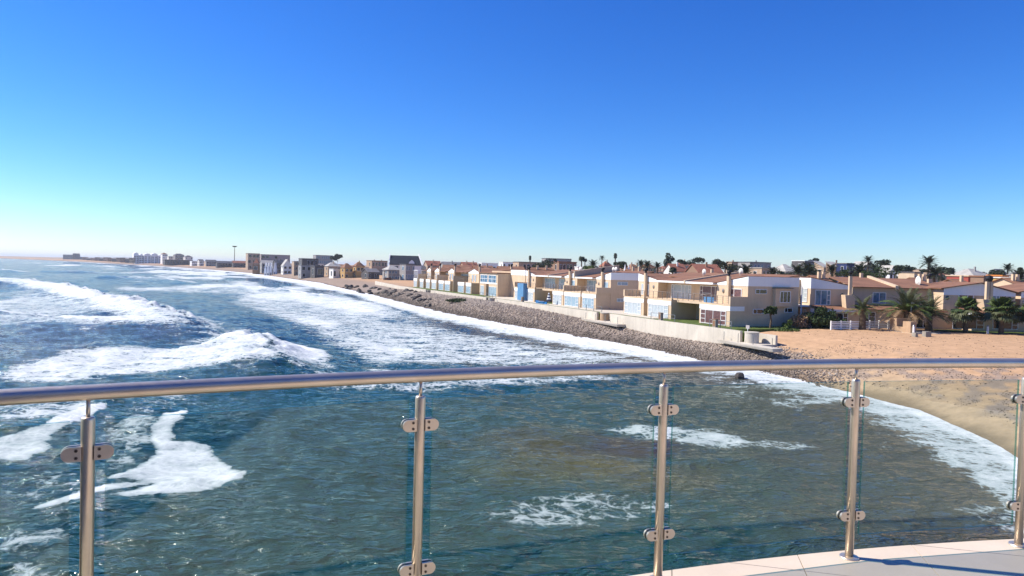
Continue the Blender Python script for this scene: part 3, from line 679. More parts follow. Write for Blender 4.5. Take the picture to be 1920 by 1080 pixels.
# ------------------------------------------------------------------ the seafront terrace
EAVE, RIDGE, TB = 5.28, 6.62, 11.4
def townhouse(label, s0, L, hi, bay=5.3, wings=((0, 5.9),), pane='curtain', upper='curtain', end_win=False, band_wing=True, lo_wall=True, chim=.45, dishes=(), rec_win=None, tall_side=False, fire=.28, tU=2.8, tR=4.4):
    r = row_thing('townhouse', label, 'house', 0, s0)
    mir = (lambda y: y) if hi == 'S' else (lambda y: L - y)   # y=0 at the tall end
    b0, b1 = sorted((mir(0), mir(bay))); c0, c1 = sorted((mir(bay), mir(L)))
    zt = lambda y: 6.34 + (5.36-6.34)*abs(y - mir(0))/bay
    wl = MB()
    wl.prism([(b0,-.4),(b1,-.4),(b1,zt(b1)),(b0,zt(b0))], 'x', tU, TB)
    wl.box(tR, TB-.03, c0, c1, -.4, EAVE-.02)
    for (w0, w1) in wings:
        a, b = sorted((mir(w0), mir(w1))); wl.box(0, tU+.01 if w1 <= bay+.8 else tR+.01, a, b, -.4, 2.74)
    # side parapet of the terrace at the tall end
    e = mir(0); i_ = 1 if hi == 'S' else -1
    wl.box(.004, tU+.02, *sorted((e+.001*i_, e+.32*i_)), 2.7, 3.75)
    wl.build('wall', M['cream'], r)
    # white gable band, front and end
    gb = MB(); lo = 5.12
    gb.prism([(b0, lo), (b1, lo), (b1, zt(b1)+.02), (b0, zt(b0)+.02)], 'x', tU-.035, tU-.001)
    ye = mir(0)
    gb.box(tU-.035, TB+.03, *sorted((ye-.035*i_, ye-.001*i_)), lo, 6.38)
    gb.build('gable_band', M['white'], r)
    # roofs
    ez = lambda x: EAVE + (RIDGE-EAVE)*(x-2.3)/(TB-2.3)
    rf = MB().hull8([(2.2,c0,EAVE),(TB+.3,c0,ez(TB+.3)),(TB+.3,c1,ez(TB+.3)),(2.2,c1,EAVE)], [(2.2,c0,EAVE+.1),(TB+.3,c0,ez(TB+.3)+.1),(TB+.3,c1,ez(TB+.3)+.1),(2.2,c1,EAVE+.1)])
    rf.hull8([(tU+.02,b0+.02,zt(b0)+.01),(TB,b0+.02,zt(b0)+.01),(TB,b1+.0,zt(b1)+.01),(tU+.02,b1+.0,zt(b1)+.01)], [(tU-.1,b0-.06,zt(b0)+.09),(TB+.2,b0-.06,zt(b0)+.09),(TB+.2,b1,zt(b1)+.09),(tU-.1,b1,zt(b1)+.09)])
    bb0, bb1 = (b0+.05, b1) if hi == 'S' else (b0, b1-.05)
    rf.hull8([(7.0,bb0,ez(7)-.02),(TB+.28,bb0,ez(TB+.28)-.02),(TB+.28,bb1,ez(TB+.28)-.02),(7.0,bb1,ez(7)-.02)], [(7.0,bb0,ez(7)+.09),(TB+.28,bb0,ez(TB+.28)+.09),(TB+.28,bb1,ez(TB+.28)+.09),(7.0,bb1,ez(7)+.09)])
    ro = rf.build('roof', M['roof_brown'], r)
    MB().box(2.08, 2.19, c0+.02, c1-.02, EAVE-.14, EAVE+.12).box(2.19, tR, c0+.02, c1-.02, EAVE-.12, EAVE-.012).build('eave', M['white'], ro)
    if lo_wall:
        yl = mir(L); f0, f1 = sorted((yl-.002*i_, yl-.30*i_))
        MB().hull8([(2.0,f0,EAVE-.16),(TB+.35,f0,EAVE-.2),(TB+.35,f1,EAVE-.2),(2.0,f1,EAVE-.16)], [(2.0,f0,EAVE+fire),(TB+.35,f0,ez(TB+.35)+fire+.06),(TB+.35,f1,ez(TB+.35)+fire+.06),(2.0,f1,EAVE+fire)]).build('party_wall', M['cream2'], ro)
    # wings: bands, doors, railing
    for (w0, w1) in wings:
        a, b = sorted((mir(w0), mir(w1))); big = w1 > bay + .8
        if band_wing: MB().box(-.04, -.002, a+.01, b-.01, 1.92, 2.50).build('fascia_band', M['white'], r)
        wd = b - a; m0 = .32 if wd > 3 else .2
        window(r, 'x', -.0, a+m0+.35, b-m0, .03, 1.86, [1, 1.6, 1.6, 1] if wd > 4 else [1, 1.5, 1], pane, 'patio_door', rows=[3, 1, 1, 3] if wd > 4 else [3, 1, 1])
        railing_(r, [(.12, a+.45 if hi == 'S' and w0 == 0 else a+.08), (.12, b-.45 if hi == 'N' and w0 == 0 else b-.08)], 2.74)
        MB().box(.02, .3, a+.0, a+.34, 2.74, 2.95).build('kerb', M['cream'], r)
    # upper windows
    ym = mir(bay*.36)
    window(r, 'x', tU-.001, ym-1.05, ym+1.05, 3.0, 4.72, [2.2, 1], upper, rows=[1, 2])
    lamp_(r, tU-.05, mir(bay*.78), 4.35)
    yc = (c0+c1)/2; wr = min(2.4, (c1-c0)/2-.5)
    rw = rec_win or upper
    window(r, 'x', tR-.001, yc-wr, yc+wr, 2.80, 4.86, [.7, 1, 1, 2.2, .7], rw, 'balcony_door', rows=[3, 1, 1, 2, 3])
    ycw = mir(bay + (L-bay)*.42)
    covered = any(w1 > bay + .8 for (_, w1) in wings)
    if not covered:
        MB().box(.9, tR, c0+.02, c1-.02, 2.42, 2.735).build('balcony_slab', M['cream'], r); railing_(r, [(1.0, c0+.1), (1.0, c1-.1)], 2.735)
        window(r, 'x', tR-.001, yc-1.0, yc+.6, 1.3, 1.95, [1,1,1], 'glass_dark')
    if chim: chimney_(r, tU-.32, mir(bay*chim), 2.72, zt(mir(bay*chim))+.55)
    if end_win:
        for (x0, x1, z0, z1) in end_win: window(r, 'y', -.001 if hi == 'S' else -.001, x0, x1, z0, z1, [1, 1.7], 'curtain' if end_win is not A_WIN else 'glass_dark', bar=.06)
    for (x, y) in dishes: dish_(r, x, y, ez(x)+.75)
    return r
A_WIN = ((4.0, 5.9, 4.15, 4.75), (3.7, 5.4, 1.55, 2.2), (9.0, 10.4, 1.75, 2.35))
hA = townhouse('cream townhouse with red-curtained doors at the open sandy end of the terrace', 0, 12.3, 'S', bay=6.0, pane='curtain_red', upper='curtain_red', end_win=A_WIN, dishes=((9.5, 9.0),), wings=((0, 6.0),), chim=.55)
# bay window box on its end wall, blue balcony panel
bw = MB().prism([(6.9, 2.55), (9.7, 2.55), (9.7, 4.9), (6.9, 4.9)], 'y', -.55, .0).build('bay_window', M['cream'], hA)
window(hA, 'y', -.551, 7.6, 9.4, 3.05, 4.55, [1, 1.1, 1], 'glass_dark', rows=[1, 1, 1]).parent = bw
MB().box(6.8, 9.85, -.72, -.0, 4.9, 4.98).build('canopy', M['slate'], bw)
MB().box(-.04, 2.3, -.036, -.002, 1.92, 2.5).build('side_band', M['white'], hA)
MB().box(.16, .19, 3.4, 5.4, 2.8, 3.55).build('balcony_screen', M['blue_panel'], hA)
townhouse('cream townhouse with white-curtained doors joined to the red-curtained end house', 12.3, 12.7, 'N', bay=5.4, wings=((.2, 5.8), (6.8, 12.7)), pane='curtain_white', upper='curtain_white', dishes=((8, 3.0),), lo_wall=False)
townhouse('cream townhouse with a tall blank end wall facing the gap in the terrace', 33.5, 12.1, 'S', bay=5.2, wings=((.1, 5.1), (5.6, 11.9)), pane='curtain', end_win=((4.1, 6.2, 4.2, 4.8), (4.1, 6.2, 1.3, 1.95)), dishes=((9, 8.5), (9, 9.4)), fire=1.15)
townhouse('cream townhouse between the tall party wall and the striped parasol', 45.6, 11.1, 'S', bay=5.2, wings=((.1, 4.6),), pane='curtain_white', upper='curtain', dishes=((8, 8.5), (8.6, 9.3)))
hD = townhouse('cream townhouse with a tall blue screen fixed to its front', 56.7, 12.3, 'N', bay=5.0, wings=((.3, 5.5), (6.2, 10.6)), pane='curtain_white', upper='curtain', lo_wall=False)
s_, z_ = ft(982, 550, -.1); MB().box(-.9, -.04, s_-56.7-1.5, s_-56.7+1.5, .05, 3.6).build('blue_screen', M['blue_panel'], hD)
# flat-fronted house with the wide glazed upper floor
hE = row_thing('townhouse', 'flat-fronted cream house with a wide white-framed glazed upper floor', 'house', 1.0, 81.0)
MB().box(0, 10.4, 0, 12, -.4, 5.4).box(3.2, 10.4, -8.5, -.01, -.4, 6.4).box(3.21, 10.39, 0, 12, 5.38, 6.0).build('wall', M['cream'], hE)
MB().box(-.3, 3.3, -.15, 12.2, 5.41, 5.62).box(3.1, 10.6, -8.6, 12.2, 6.41, 6.55).build('roof', M['roof_brown'], hE)
MB().box(3.165, 10.41, -8.535, -8.501, 5.2, 6.4).box(3.165, 3.199, -8.5, -.3, 5.2, 6.4).build('gable_band', M['white'], hE)
window(hE, 'x', -.001, 1.0, 6.0, 3.1, 5.0, [1.6, .8, 1.6], 'glass_blue', rows=[2, 2, 2], bar=.11); window(hE, 'x', -.001, 6.6, 11.5, 3.1, 5.0, [1.6, .8, 1.2], 'glass_blue', rows=[2, 2, 2], bar=.11)
MB().box(-.04, -.002, .3, 11.8, 2.85, 3.08).build('sill_band', M['white'], hE)
window(hE, 'x', -.001, .8, 5.6, .05, 2.2, [1, 1, 1, 1], 'curtain', 'patio_door', rows=[1, 1, 1, 1]); window(hE, 'x', -.001, 8.3, 11.3, .05, 2.3, [1, 1, 1], 'curtain_white', 'patio_door')
MB().box(-.6, .0, 6.0, 7.4, -.3, 2.85).build('buttress', M['render_tan'], hE)
window(hE, 'y', -8.536, 5.2, 7.6, 4.1, 4.8, [1, 1], 'glass_blue'); window(hE, 'y', -8.536, 5.2, 7.2, 1.4, 2.0, [1, 1], 'glass_blue')
chimney_(hE, 4.0, 1.4, 5.4, 7.0)
def gabled(label, s0, L, g0, g1, wings, pane='curtain', screen=None):
    r = row_thing('townhouse', label, 'house', 0, s0)
    wl = MB(); gm = (g0+g1)/2
    wl.prism([(g0,-.4),(g1,-.4),(g1,5.4),(gm,6.3),(g0,5.4)], 'x', 2.8, 11.4)
    for (a, b) in ((0, g0), (g1, L)):
        if b-a > .5: wl.box(4.4, 11.37, a, b, -.4, EAVE-.02)
    for (a, b) in wings: wl.box(0, 2.81, a, b, -.4, 2.74)
    wl.build('wall', M['cream'], r)
    MB().prism([(g0,5.1),(g1,5.1),(g1,5.42),(gm,6.32),(g0,5.42)], 'x', 2.765, 2.799).build('gable_band', M['white'], r)
    rf = MB()
    rf.prism([(g0-.25,5.36),(gm,6.36),(g1+.25,5.36),(g1+.25,5.46),(gm,6.47),(g0-.25,5.46)], 'x', 2.65, 11.6)
    for (a, b) in ((0, g0-.26), (g1+.26, L)):
        if b-a > .5: rf.hull8([(2.2,a,EAVE),(11.6,a,RIDGE),(11.6,b,RIDGE),(2.2,b,EAVE)], [(2.2,a,EAVE+.1),(11.6,a,RIDGE+.1),(11.6,b,RIDGE+.1),(2.2,b,EAVE+.1)])
    rf.build('roof', M['roof_brown'], r)
    for (a, b) in wings:
        MB().box(-.04, -.002, a+.01, b-.01, 1.95, 2.72).build('fascia_band', M['white'], r)
        window(r, 'x', -.001, a+.4, b-.35, .05, 1.85, [1, 1.5, 1], pane, 'patio_door', rows=[3, 1, 1]); railing_(r, [(.1, a+.1), (.1, b-.1)], 2.74)
    window(r, 'x', 2.764, gm-1.6, gm-.5, 3.0, 4.75, [1, 1], pane); window(r, 'x', 2.764, gm+.5, gm+1.6, 3.0, 4.75, [1, 1], pane)
    lamp_(r, 2.75, g1-.6, 4.3)
    if g0 > 2: window(r, 'x', 4.399, .6, g0-.5, 2.8, 4.8, [1, 1, 1], pane)
    if L-g1 > 2.5: window(r, 'x', 4.399, g1+.5, L-.6, 2.8, 4.8, [1, 1, 1], pane)
    chimney_(r, 2.5, g0-.4, -.3, 6.9); 
    if screen: MB().box(.0, 4.3, screen, screen+.22, -.3, 4.3).build('screen_wall', M['cream2'], r)
    return r
gabled('small gabled cream house beside the flat-fronted glazed house', 93.2, 15.6, 4.4, 13.4, ((3.2, 7.4), (8.6, 13.8)), 'curtain')
gabled('gabled cream townhouse with a tall side screen wall on the terrace', 109.6, 15.2, 8.0, 14.6, ((4.0, 9.0), (9.8, 14.8)), 'curtain', 1.4)
gabled('narrow gabled cream townhouse next to the last house of the terrace', 125.6, 13.2, 6.2, 12.2, ((1.0, 6.0), (7.5, 12.0)), 'curtain_white', .3)
hI = gabled('last cream house of the terrace with a white frame round its roof balcony', 139.6, 12.6, 1.2, 6.6, ((0.6, 5.0), (8.0, 12.4)), 'curtain_white', 6.9)
fr = MB()
for y in (8.1, 9.5, 10.9, 12.3): fr.box(.05, .2, y-.07, y+.07, 2.74, 5.3); fr.box(2.5, 2.65, y-.07, y+.07, 2.74, 5.3)
fr.box(.0, 2.75, 7.95, 12.45, 5.3, 5.42).build('balcony_frame', M['white'], hI)

# ------------------------------------------------------------------ houses behind the sand, facing the balcony
def front(px, py, Y): return atY(px, py, Y)[0], atY(px, py, Y)[2]
h = thing('beach_house', 'cream house with a brown lean-to porch behind the white fence, next to the end townhouse', 'house', (*atY(1550, 600, 95)[:2], 3.4))
ox, oy, oz = h.location
def lx(px, Y): return front(px, 580, Y)[0] - ox
def lz(px, py, Y): return front(px, py, Y)[1] - oz
x0, x1 = lx(1519, 95), lx(1590, 95); zl, zr = lz(1519, 521, 95), lz(1590, 536, 95)
MB().prism([(x0,-.5),(x1,-.5),(x1,zr),(x0,zl)], 'y', 0, 8).box(x0+.25, x1+.3, -3, -.002, -.5, lz(1550,580,92)).box(x0-1.2, x0-.01, 3.2, 7.9, -.5, zl-.3).build('wall', M['cream'], h)
MB().prism([(x0-.002,zr-.5),(x1,zr-.5),(x1,zr+.02),(x0-.002,zl+.02)], 'y', -.035, -.002).box(x0-.035, x0-.003, -.03, 7.9, zr-.5, zl+.02).build('gable_band', M['white'], h)
rf = MB().hull8([(x0-.1,-.1,zl+.03),(x1+.2,-.1,zr+.03),(x1+.2,8.2,zr+.03),(x0-.1,8.2,zl+.03)], [(x0-.1,-.1,zl+.12),(x1+.2,-.1,zr+.12),(x1+.2,8.2,zr+.12),(x0-.1,8.2,zl+.12)])
zf, zb_ = lz(1560, 581, 92), lz(1555, 574, 95)
rf.hull8([(x0+.1,-3.3,zf-.05),(x1+.5,-3.3,zf-.05),(x1+.5,-.04,zb_),(x0+.1,-.04,zb_)], [(x0+.1,-3.3,zf+.06),(x1+.5,-3.3,zf+.06),(x1+.5,-.04,zb_+.1),(x0+.1,-.04,zb_+.1)]).build('roof', M['roof_brown'], h)
MB().box(x0+.02, x0+.09, -3.3, -.05, zf-.5, zf-.0).box(x0+.12, x1+.5, -3.36, -3.31, zf-.22, zf+.06).build('fascia', M['white'], h)
window(h, 'y', -.001, lx(1527,95), lx(1556,95), lz(1545,572,95), lz(1545,544,95), [1.4, 1.4, .8], 'glass_blue', rows=[1, 1, 3])
MB().sphere((lx(1578,95), -.05, lz(1578,553.5,95)), .24, 12, sq=(1,.3,1)).build('porthole', M['glass_dark'], h)
window(h, 'y', -3.001, lx(1546,92), lx(1590,92), .1, lz(1565,586,92), [2, 2, 1], 'glass_dark', 'patio_door', rows=[1, 1, 3])
window(h, 'x', x0+.249, -2.8, -.4, .1, 1.9, [1, 1], 'curtain_white', 'side_door'); window(h, 'x', x0-.036, 1.0, 3.0, 3.1, 5.0, [1, 1.4], 'curtain_white', 'balcony_door', rows=[3, 1])
window(h, 'x', x0-.001, 1.2, 2.6, .1, 2.1, [1, 1], 'curtain_white', 'side_door')
MB().box(x0-1.3, x0-.03, .2, 3.1, 2.5, 2.72).build('balcony_slab', M['white'], h); railing_(h, [(x0-1.25, .25), (x0-1.25, 3.0)], 2.72)
MB().box(x0-1.2, x0-1.05, .22, .37, -.4, 5.3).build('post', M['white'], h)
cx_ = lx(1591, 93.5); MB().hull8([(cx_-.55,-2.1,zf),(cx_+.55,-2.1,zf),(cx_+.55,-.9,zf),(cx_-.55,-.9,zf)], [(cx_-.8,-2.1,zf+2.0),(cx_+.55,-2.1,zf+2.0),(cx_+.55,-.9,zf+2.0),(cx_-.8,-.9,zf+2.0)]).build('chimney_base', M['cream'], h)
chimney_(h, cx_+.1, -1.5, zf+2.0, lz(1597,518,93.5), .38)
# low wide house behind the palms
h = thing('beach_house', 'long low house with brown roof behind the big shaggy date palm', 'house', (*atY(1680, 600, 97)[:2], 3.4)); ox, oy, oz = h.location
x0, x1 = lx(1597, 97), lx(1772, 97); ze, zr2 = lz(1690, 541, 96.5), lz(1690, 523.5, 104)
MB().box(x0, x1, 0, 8, -.5, ze).box(x0+.3, x1-2, -3.2, -.002, -.5, 2.5).build('wall', M['cream2'], h)
rf = MB().hull8([(x0-.1,-.6,ze),(x1+.1,-.6,ze),(x1+.1,7.2,zr2),(x0-.1,7.2,zr2)], [(x0-.1,-.6,ze+.1),(x1+.1,-.6,ze+.1),(x1+.1,7.2,zr2+.1),(x0-.1,7.2,zr2+.1)])
rf.hull8([(x0+.2,-3.6,2.35),(x1-1.8,-3.6,2.35),(x1-1.8,-.03,2.9),(x0+.2,-.03,2.9)], [(x0+.2,-3.6,2.46),(x1-1.8,-3.6,2.46),(x1-1.8,-.03,3.0),(x0+.2,-.03,3.0)]).build('roof', M['roof_brown'], h)
xa, xb = lx(1625, 104), lx(1679, 96.5)
MB().hull8([(xb-.2,-.65,ze-.1),(xb+.25,-.65,ze-.1),(xb+.25,7.2,zr2-.3),(xb-.2,7.2,zr2-.3)], [(xb-.2,-.65,ze+.38),(xb+.25,-.65,ze+.38),(xb+.25,7.2,zr2+.4),(xb-.2,7.2,zr2+.4)]).build('party_wall', M['cream'], h)
window(h, 'y', -.001, lx(1635,97), lx(1660,97), 3.2, 4.7, [1, 1], 'glass_blue'); window(h, 'y', -.001, lx(1740,97), lx(1762,97), 3.1, 5.0, [1, 1], 'glass_dark')
window(h, 'y', -3.201, lx(1604,94), lx(1640,94), .1, 2.1, [2, 1], 'glass_dark', 'patio_door', rows=[1, 3]); window(h, 'y', -3.201, lx(1700,94), lx(1745,94), .1, 2.1, [1, 1, 1], 'glass_dark', 'patio_door')
chimney_(h, lx(1748,100), 4, ze+.2, lz(1748,523,100), .45); dish_(h, lx(1723,99), 2.5, lz(1723,527,99), .7)
# gabled house behind the fan palms, with the heavy chimney
def fan_house(label, pl_, pp, pr, Y, yl, yp, yr, chim_px, wins, port):
    global ox, oy, oz
    h = thing('beach_house', label, 'house', (*atY((pl_+pr)/2, 600, Y)[:2], 3.4)); ox, oy, oz = h.location
    x0, xp, x1 = lx(pl_, Y), lx(pp, Y), lx(pr, Y); z0, zp, z1 = lz(pl_, yl, Y), lz(pp, yp, Y), lz(pr, yr, Y)
    MB().prism([(x0,-.5),(x1,-.5),(x1,z1),(xp,zp),(x0,z0)], 'y', 0, 8).box(x0+2.0, x1+.3, -3, -.002, -.5, 2.5).build('wall', M['cream'], h)
    zb = min(z0, z1)-.45
    MB().prism([(x0,zb),(x1,zb),(x1,z1+.02),(xp,zp+.02),(x0,z0+.02)], 'y', -.035, -.002).build('gable_band', M['white'], h)
    rf = MB()
    for (xa, za, xb, zb2) in ((x0-.5, z0-.05, xp, zp+.03), (xp, zp+.03, x1+.6, z1-.05)):
        rf.hull8([(xa,-.25,za),(xb,-.25,zb2),(xb,8.3,zb2),(xa,8.3,za)], [(xa,-.25,za+.12),(xb,-.25,zb2+.12),(xb,8.3,zb2+.12),(xa,8.3,za+.12)])
    rf.hull8([(x0+1.7,-3.4,2.4),(x1+.5,-3.4,2.4),(x1+.5,-.04,3.0),(x0+1.7,-.04,3.0)], [(x0+1.7,-3.4,2.5),(x1+.5,-3.4,2.5),(x1+.5,-.04,3.1),(x0+1.7,-.04,3.1)]).build('roof', M['roof_brown'], h)
    MB().box(x0+1.62, x0+1.69, -3.4, -.05, 1.9, 2.75).build('fascia', M['white'], h)
    for (a, b, c, d, ax, pn, nm, rw) in wins: window(h, 'y', ax, lx(a, Y+ax), lx(b, Y+ax), lz(a, d, Y+ax), lz(a, c, Y+ax), [1.6, 1] if b-a < 30 else [1.6, 1.6, 1], pn, nm, rows=rw)
    for p in port: MB().sphere((lx(p[0], Y), -.05, lz(p[0], p[1], Y)), .27, 12, sq=(1,.3,1)).build('porthole', M['glass_dark'], h)
    if chim_px:
        cx_ = lx(chim_px, Y-1.6); MB().hull8([(cx_-.7,-2.4,2.55),(cx_+.9,-2.4,2.55),(cx_+.9,-1.0,2.55),(cx_-.7,-1.0,2.55)], [(cx_-1.05,-2.4,4.25),(cx_+.9,-2.4,4.25),(cx_+.9,-1.0,4.25),(cx_-1.05,-1.0,4.25)]).build('chimney_base', M['cream'], h)
        zc = lz(chim_px+1, 528, Y-1.6); c = MB().box(cx_-.32, cx_+.08, -1.9, -1.5, 4.25, zc).box(cx_+.2, cx_+.55, -1.9, -1.5, 4.25, zc-.02).build('chimney', M['cream'], h)
        MB().cyl((cx_+.1,-1.7,zc), (cx_+.1,-1.7,zc+.25), .36, n=12).sphere((cx_+.1,-1.7,zc+.42), .46, 12).build('cowl', M['black'], c)
    return h
fan_house('gabled cream house with a heavy twin chimney behind the fan palms', 1768, 1837, 1903, 94, 541, 531.5, 550, 1850, ((1796,1824,552,578,0-.001,'curtain_red','window',[1,2]), (1856,1873,553,572,-.001,'glass_blue','window',[1,1]), (1787,1846,592,616,-3.001,'glass_dark','patio_door',[1,1,3]), (1862,1910,592,617,-3.001,'glass_dark','patio_door',[1,1,3])), ((1775.5,558.5), (1892,560)))
fan_house('cream gabled house partly cut off beyond the twin-chimney house', 1913, 1990, 2070, 95, 548, 535, 556, None, ((1918,1950,560,582,-.001,'glass_dark','window',[1,1,2]), (1925,1990,594,618,-3.001,'glass_dark','patio_door',[1,1,3])), ())

# ------------------------------------------------------------------ town houses
def bg_house(label, px0, px1, ytop, Y=None, wall='tan_wall', roof='flat', rmat='roof_brown', st=2, cols=3, ybase=None, D=9.0, ang_=0.0, rh=None, win='glass_dark', chim=0, name='house', group=None, zb=None):
    pm = (px0+px1)/2
    if Y is None: Y = at(pm, ybase, 3.7)[1]
    xm, _, zt_ = atY(pm, ytop, Y); vis = (px1-px0)/F*Y; rel = max(0, ang_ + math.atan2(xm, Y))
    D = min(D, max(3.0, vis*.9)) if ang_ > .2 else D
    W = max(vis*.3, (vis - D*math.sin(rel))/math.cos(rel)); xm += D*math.sin(rel)/2*.9
    z0 = (gz(xm, Y) if zb is None else zb) - .4; H = zt_ - z0
    if H < 2.5: z0 = zt_ - 2.8; H = 2.8
    h = thing(name, label, 'house' if name == 'house' else 'building', (xm, Y, z0), ang_, group)
    rh = rh if rh is not None else (0.25 if roof == 'flat' else min(2.6, H*.3)); hw = H - rh; w2 = W/2; o = .35
    wl = MB()
    if roof == 'gable_y': wl.prism([(-w2,0),(w2,0),(w2,hw),(0,H-.12),(-w2,hw)], 'y', 0, D)
    elif roof == 'gable_x': wl.prism([(0,0),(D,0),(D,hw),(D/2,H-.12),(0,hw)], 'x', -w2, w2)
    elif roof == 'mono': wl.prism([(0,0),(D,0),(D,H-.12),(0,hw)], 'x', -w2, w2)
    else: wl.box(-w2, w2, 0, D, 0, hw)
    wl.build('wall', M[wall], h)
    rf = MB()
    if roof == 'flat': rf.box(-w2-.2, w2+.2, -.25, D+.2, hw+.002, H)
    elif roof == 'gable_x':
        s = (H-hw)/(D/2)
        for (ya, za, yb, zb2) in ((-o, hw-o*s, D/2, H), (D/2, H, D+o, hw-o*s)):
            rf.hull8([(-w2-o,ya,za-.1),(w2+o,ya,za-.1),(w2+o,yb,zb2-.1),(-w2-o,yb,zb2-.1)], [(-w2-o,ya,za+.06),(w2+o,ya,za+.06),(w2+o,yb,zb2+.06),(-w2-o,yb,zb2+.06)])
    elif roof == 'gable_y':
        s = (H-hw)/w2
        for (xa, za, xb, zb2) in ((-w2-o, hw-o*s, 0, H), (0, H, w2+o, hw-o*s)):
            rf.hull8([(xa,-o,za-.1),(xb,-o,zb2-.1),(xb,D+o,zb2-.1),(xa,D+o,za-.1)], [(xa,-o,za+.06),(xb,-o,zb2+.06),(xb,D+o,zb2+.06),(xa,D+o,za+.06)])
    elif roof == 'mono':
        rf.hull8([(-w2-o,-o,hw-.1),(w2+o,-o,hw-.1),(w2+o,D+o,H-.1),(-w2-o,D+o,H-.1)], [(-w2-o,-o,hw+.08),(w2+o,-o,hw+.08),(w2+o,D+o,H+.08),(-w2-o,D+o,H+.08)])
    elif roof == 'hip':
        a, b = -w2-o, w2+o; c = min(w2*.75, D*.5)
        rf.add([(a,-o,hw),(b,-o,hw),(b,D+o,hw),(a,D+o,hw),(a+c+o,D/2,H),(b-c-o,D/2,H)], [(0,1,5,4),(1,2,5),(2,3,4,5),(3,0,4),(3,2,1,0)])
    ro = rf.build('roof', M[rmat], h)
    for k in range(chim): cx = -w2 + W*(k+.6)/(chim+.2); MB().box(cx-.24, cx+.24, D*.3, D*.3+.45, hw*.9, H+.7).build('chimney', M[wall], ro)
    fh = hw/st; wm = {}
    for r_ in range(st):
        z1 = hw - r_*fh - fh*.22; zz0 = z1 - fh*.5
        if zz0 < .1: zz0 = .1
        for c in range(cols):
            if rng.random() < .12: continue
            u = -w2 + W*(c+.5)/cols + rng.uniform(-.1,.1)*W/cols; ww = W/cols*rng.uniform(.22,.36)
            key = round(ww*4)
            f = MB().box(u-ww-.08, u+ww+.08, -.06, .02, zz0-.08, z1+.08, 0).build('window', M['frame'], h)
            MB().box(u-ww, u+ww, -.09, -.05, zz0, z1).build('pane', M[win], f)
        if D > 5 and st < 4:                                        # one on the side toward the sea
            f = MB().box(-w2-.05, -w2+.02, D*.3, D*.3+1.6, zz0, z1).build('window', M['frame'], h); MB().box(-w2-.08, -w2-.04, D*.3+.1, D*.3+1.5, zz0+.1, z1-.1).build('pane', M[win], f)
    return h
def T(*a, **k): return bg_house(*a, **k)
# --- far point
ht = T('dark blue hotel block with a tower on the far point', 118, 136, 477.5, 2250, 'hotel', 'flat', 'hotel', 4, 6, D=40, name='hotel', zb=3, win='glass_blue')
b = MB().box(60*0+(2250/F*9)-2, (2250/F*9)+9, 4, 24, 0, atY(138, 475, 2250)[2]-2.6).build('tower', M['hotel'], ht)
MB().box((2250/F*9)+9.1, (2250/F*9)+28, 4, 24, 0, atY(146, 481.5, 2250)[2]-2.6).build('annexe', M['hotel'], ht)
for i, px in enumerate(range(154, 248, 8)):
    T('small brown house in the low row on the far shore beside the dark hotel', px, px+6.5+(i % 3), 482.2+(px-150)*.012+rng.uniform(-.6,.8), 2050-i*70, ['brown_wall','dark_wall','tan_wall'][i % 3], ['flat','gable_x','flat'][i % 3], ['slate','roof_grey','roof_brown'][i % 3], 2, 3, D=14, group='low row of houses on the far shore', zb=3.2)
# --- white stepped apartment block
wa = thing('apartment_block', 'white stepped apartment block with gabled bays on the shore', 'building', (*atY(280, 490, 1300)[:2], 2.6), R(36)); Y = 1300; k = Y/F
for i, (p0, p1, yt) in enumerate(((251,259,473.5),(260,267,476),(268,279,475),(280,290,474.5),(291,303,477))):
    xa, xb = (p0-277)*k, (p1-277)*k; ht_ = atY((p0+p1)/2, yt, Y)[2]-2.6; dd = i*1.5
    bay = MB().box(xa, xb, -dd, 18-dd, 0, ht_-2).prism([(xa, ht_-2), (xb, ht_-2), ((xa+xb)/2, ht_)], 'y', -dd, 18-dd).build('bay', M['white'], wa)
    for r_ in range(4):
        for c in range(2):
            u = xa + (xb-xa)*(c+.5)/2; z_ = 1.2 + r_*3.4
            if z_+2 < ht_-2: MB().box(u-1.3, u+1.3, -dd-.12, -dd+.05, z_, z_+2).build('window', M['slate'], bay)
    MB().box(xa+.4, xb-.4, -dd-2.2, -dd-.01, 0, 1).build('plinth', M['offwhite'], bay)
MB().box((251-277)*k, (303-277)*k, -14, -9.5, -.5, 1.0).build('terrace_wall', M['white'], wa)
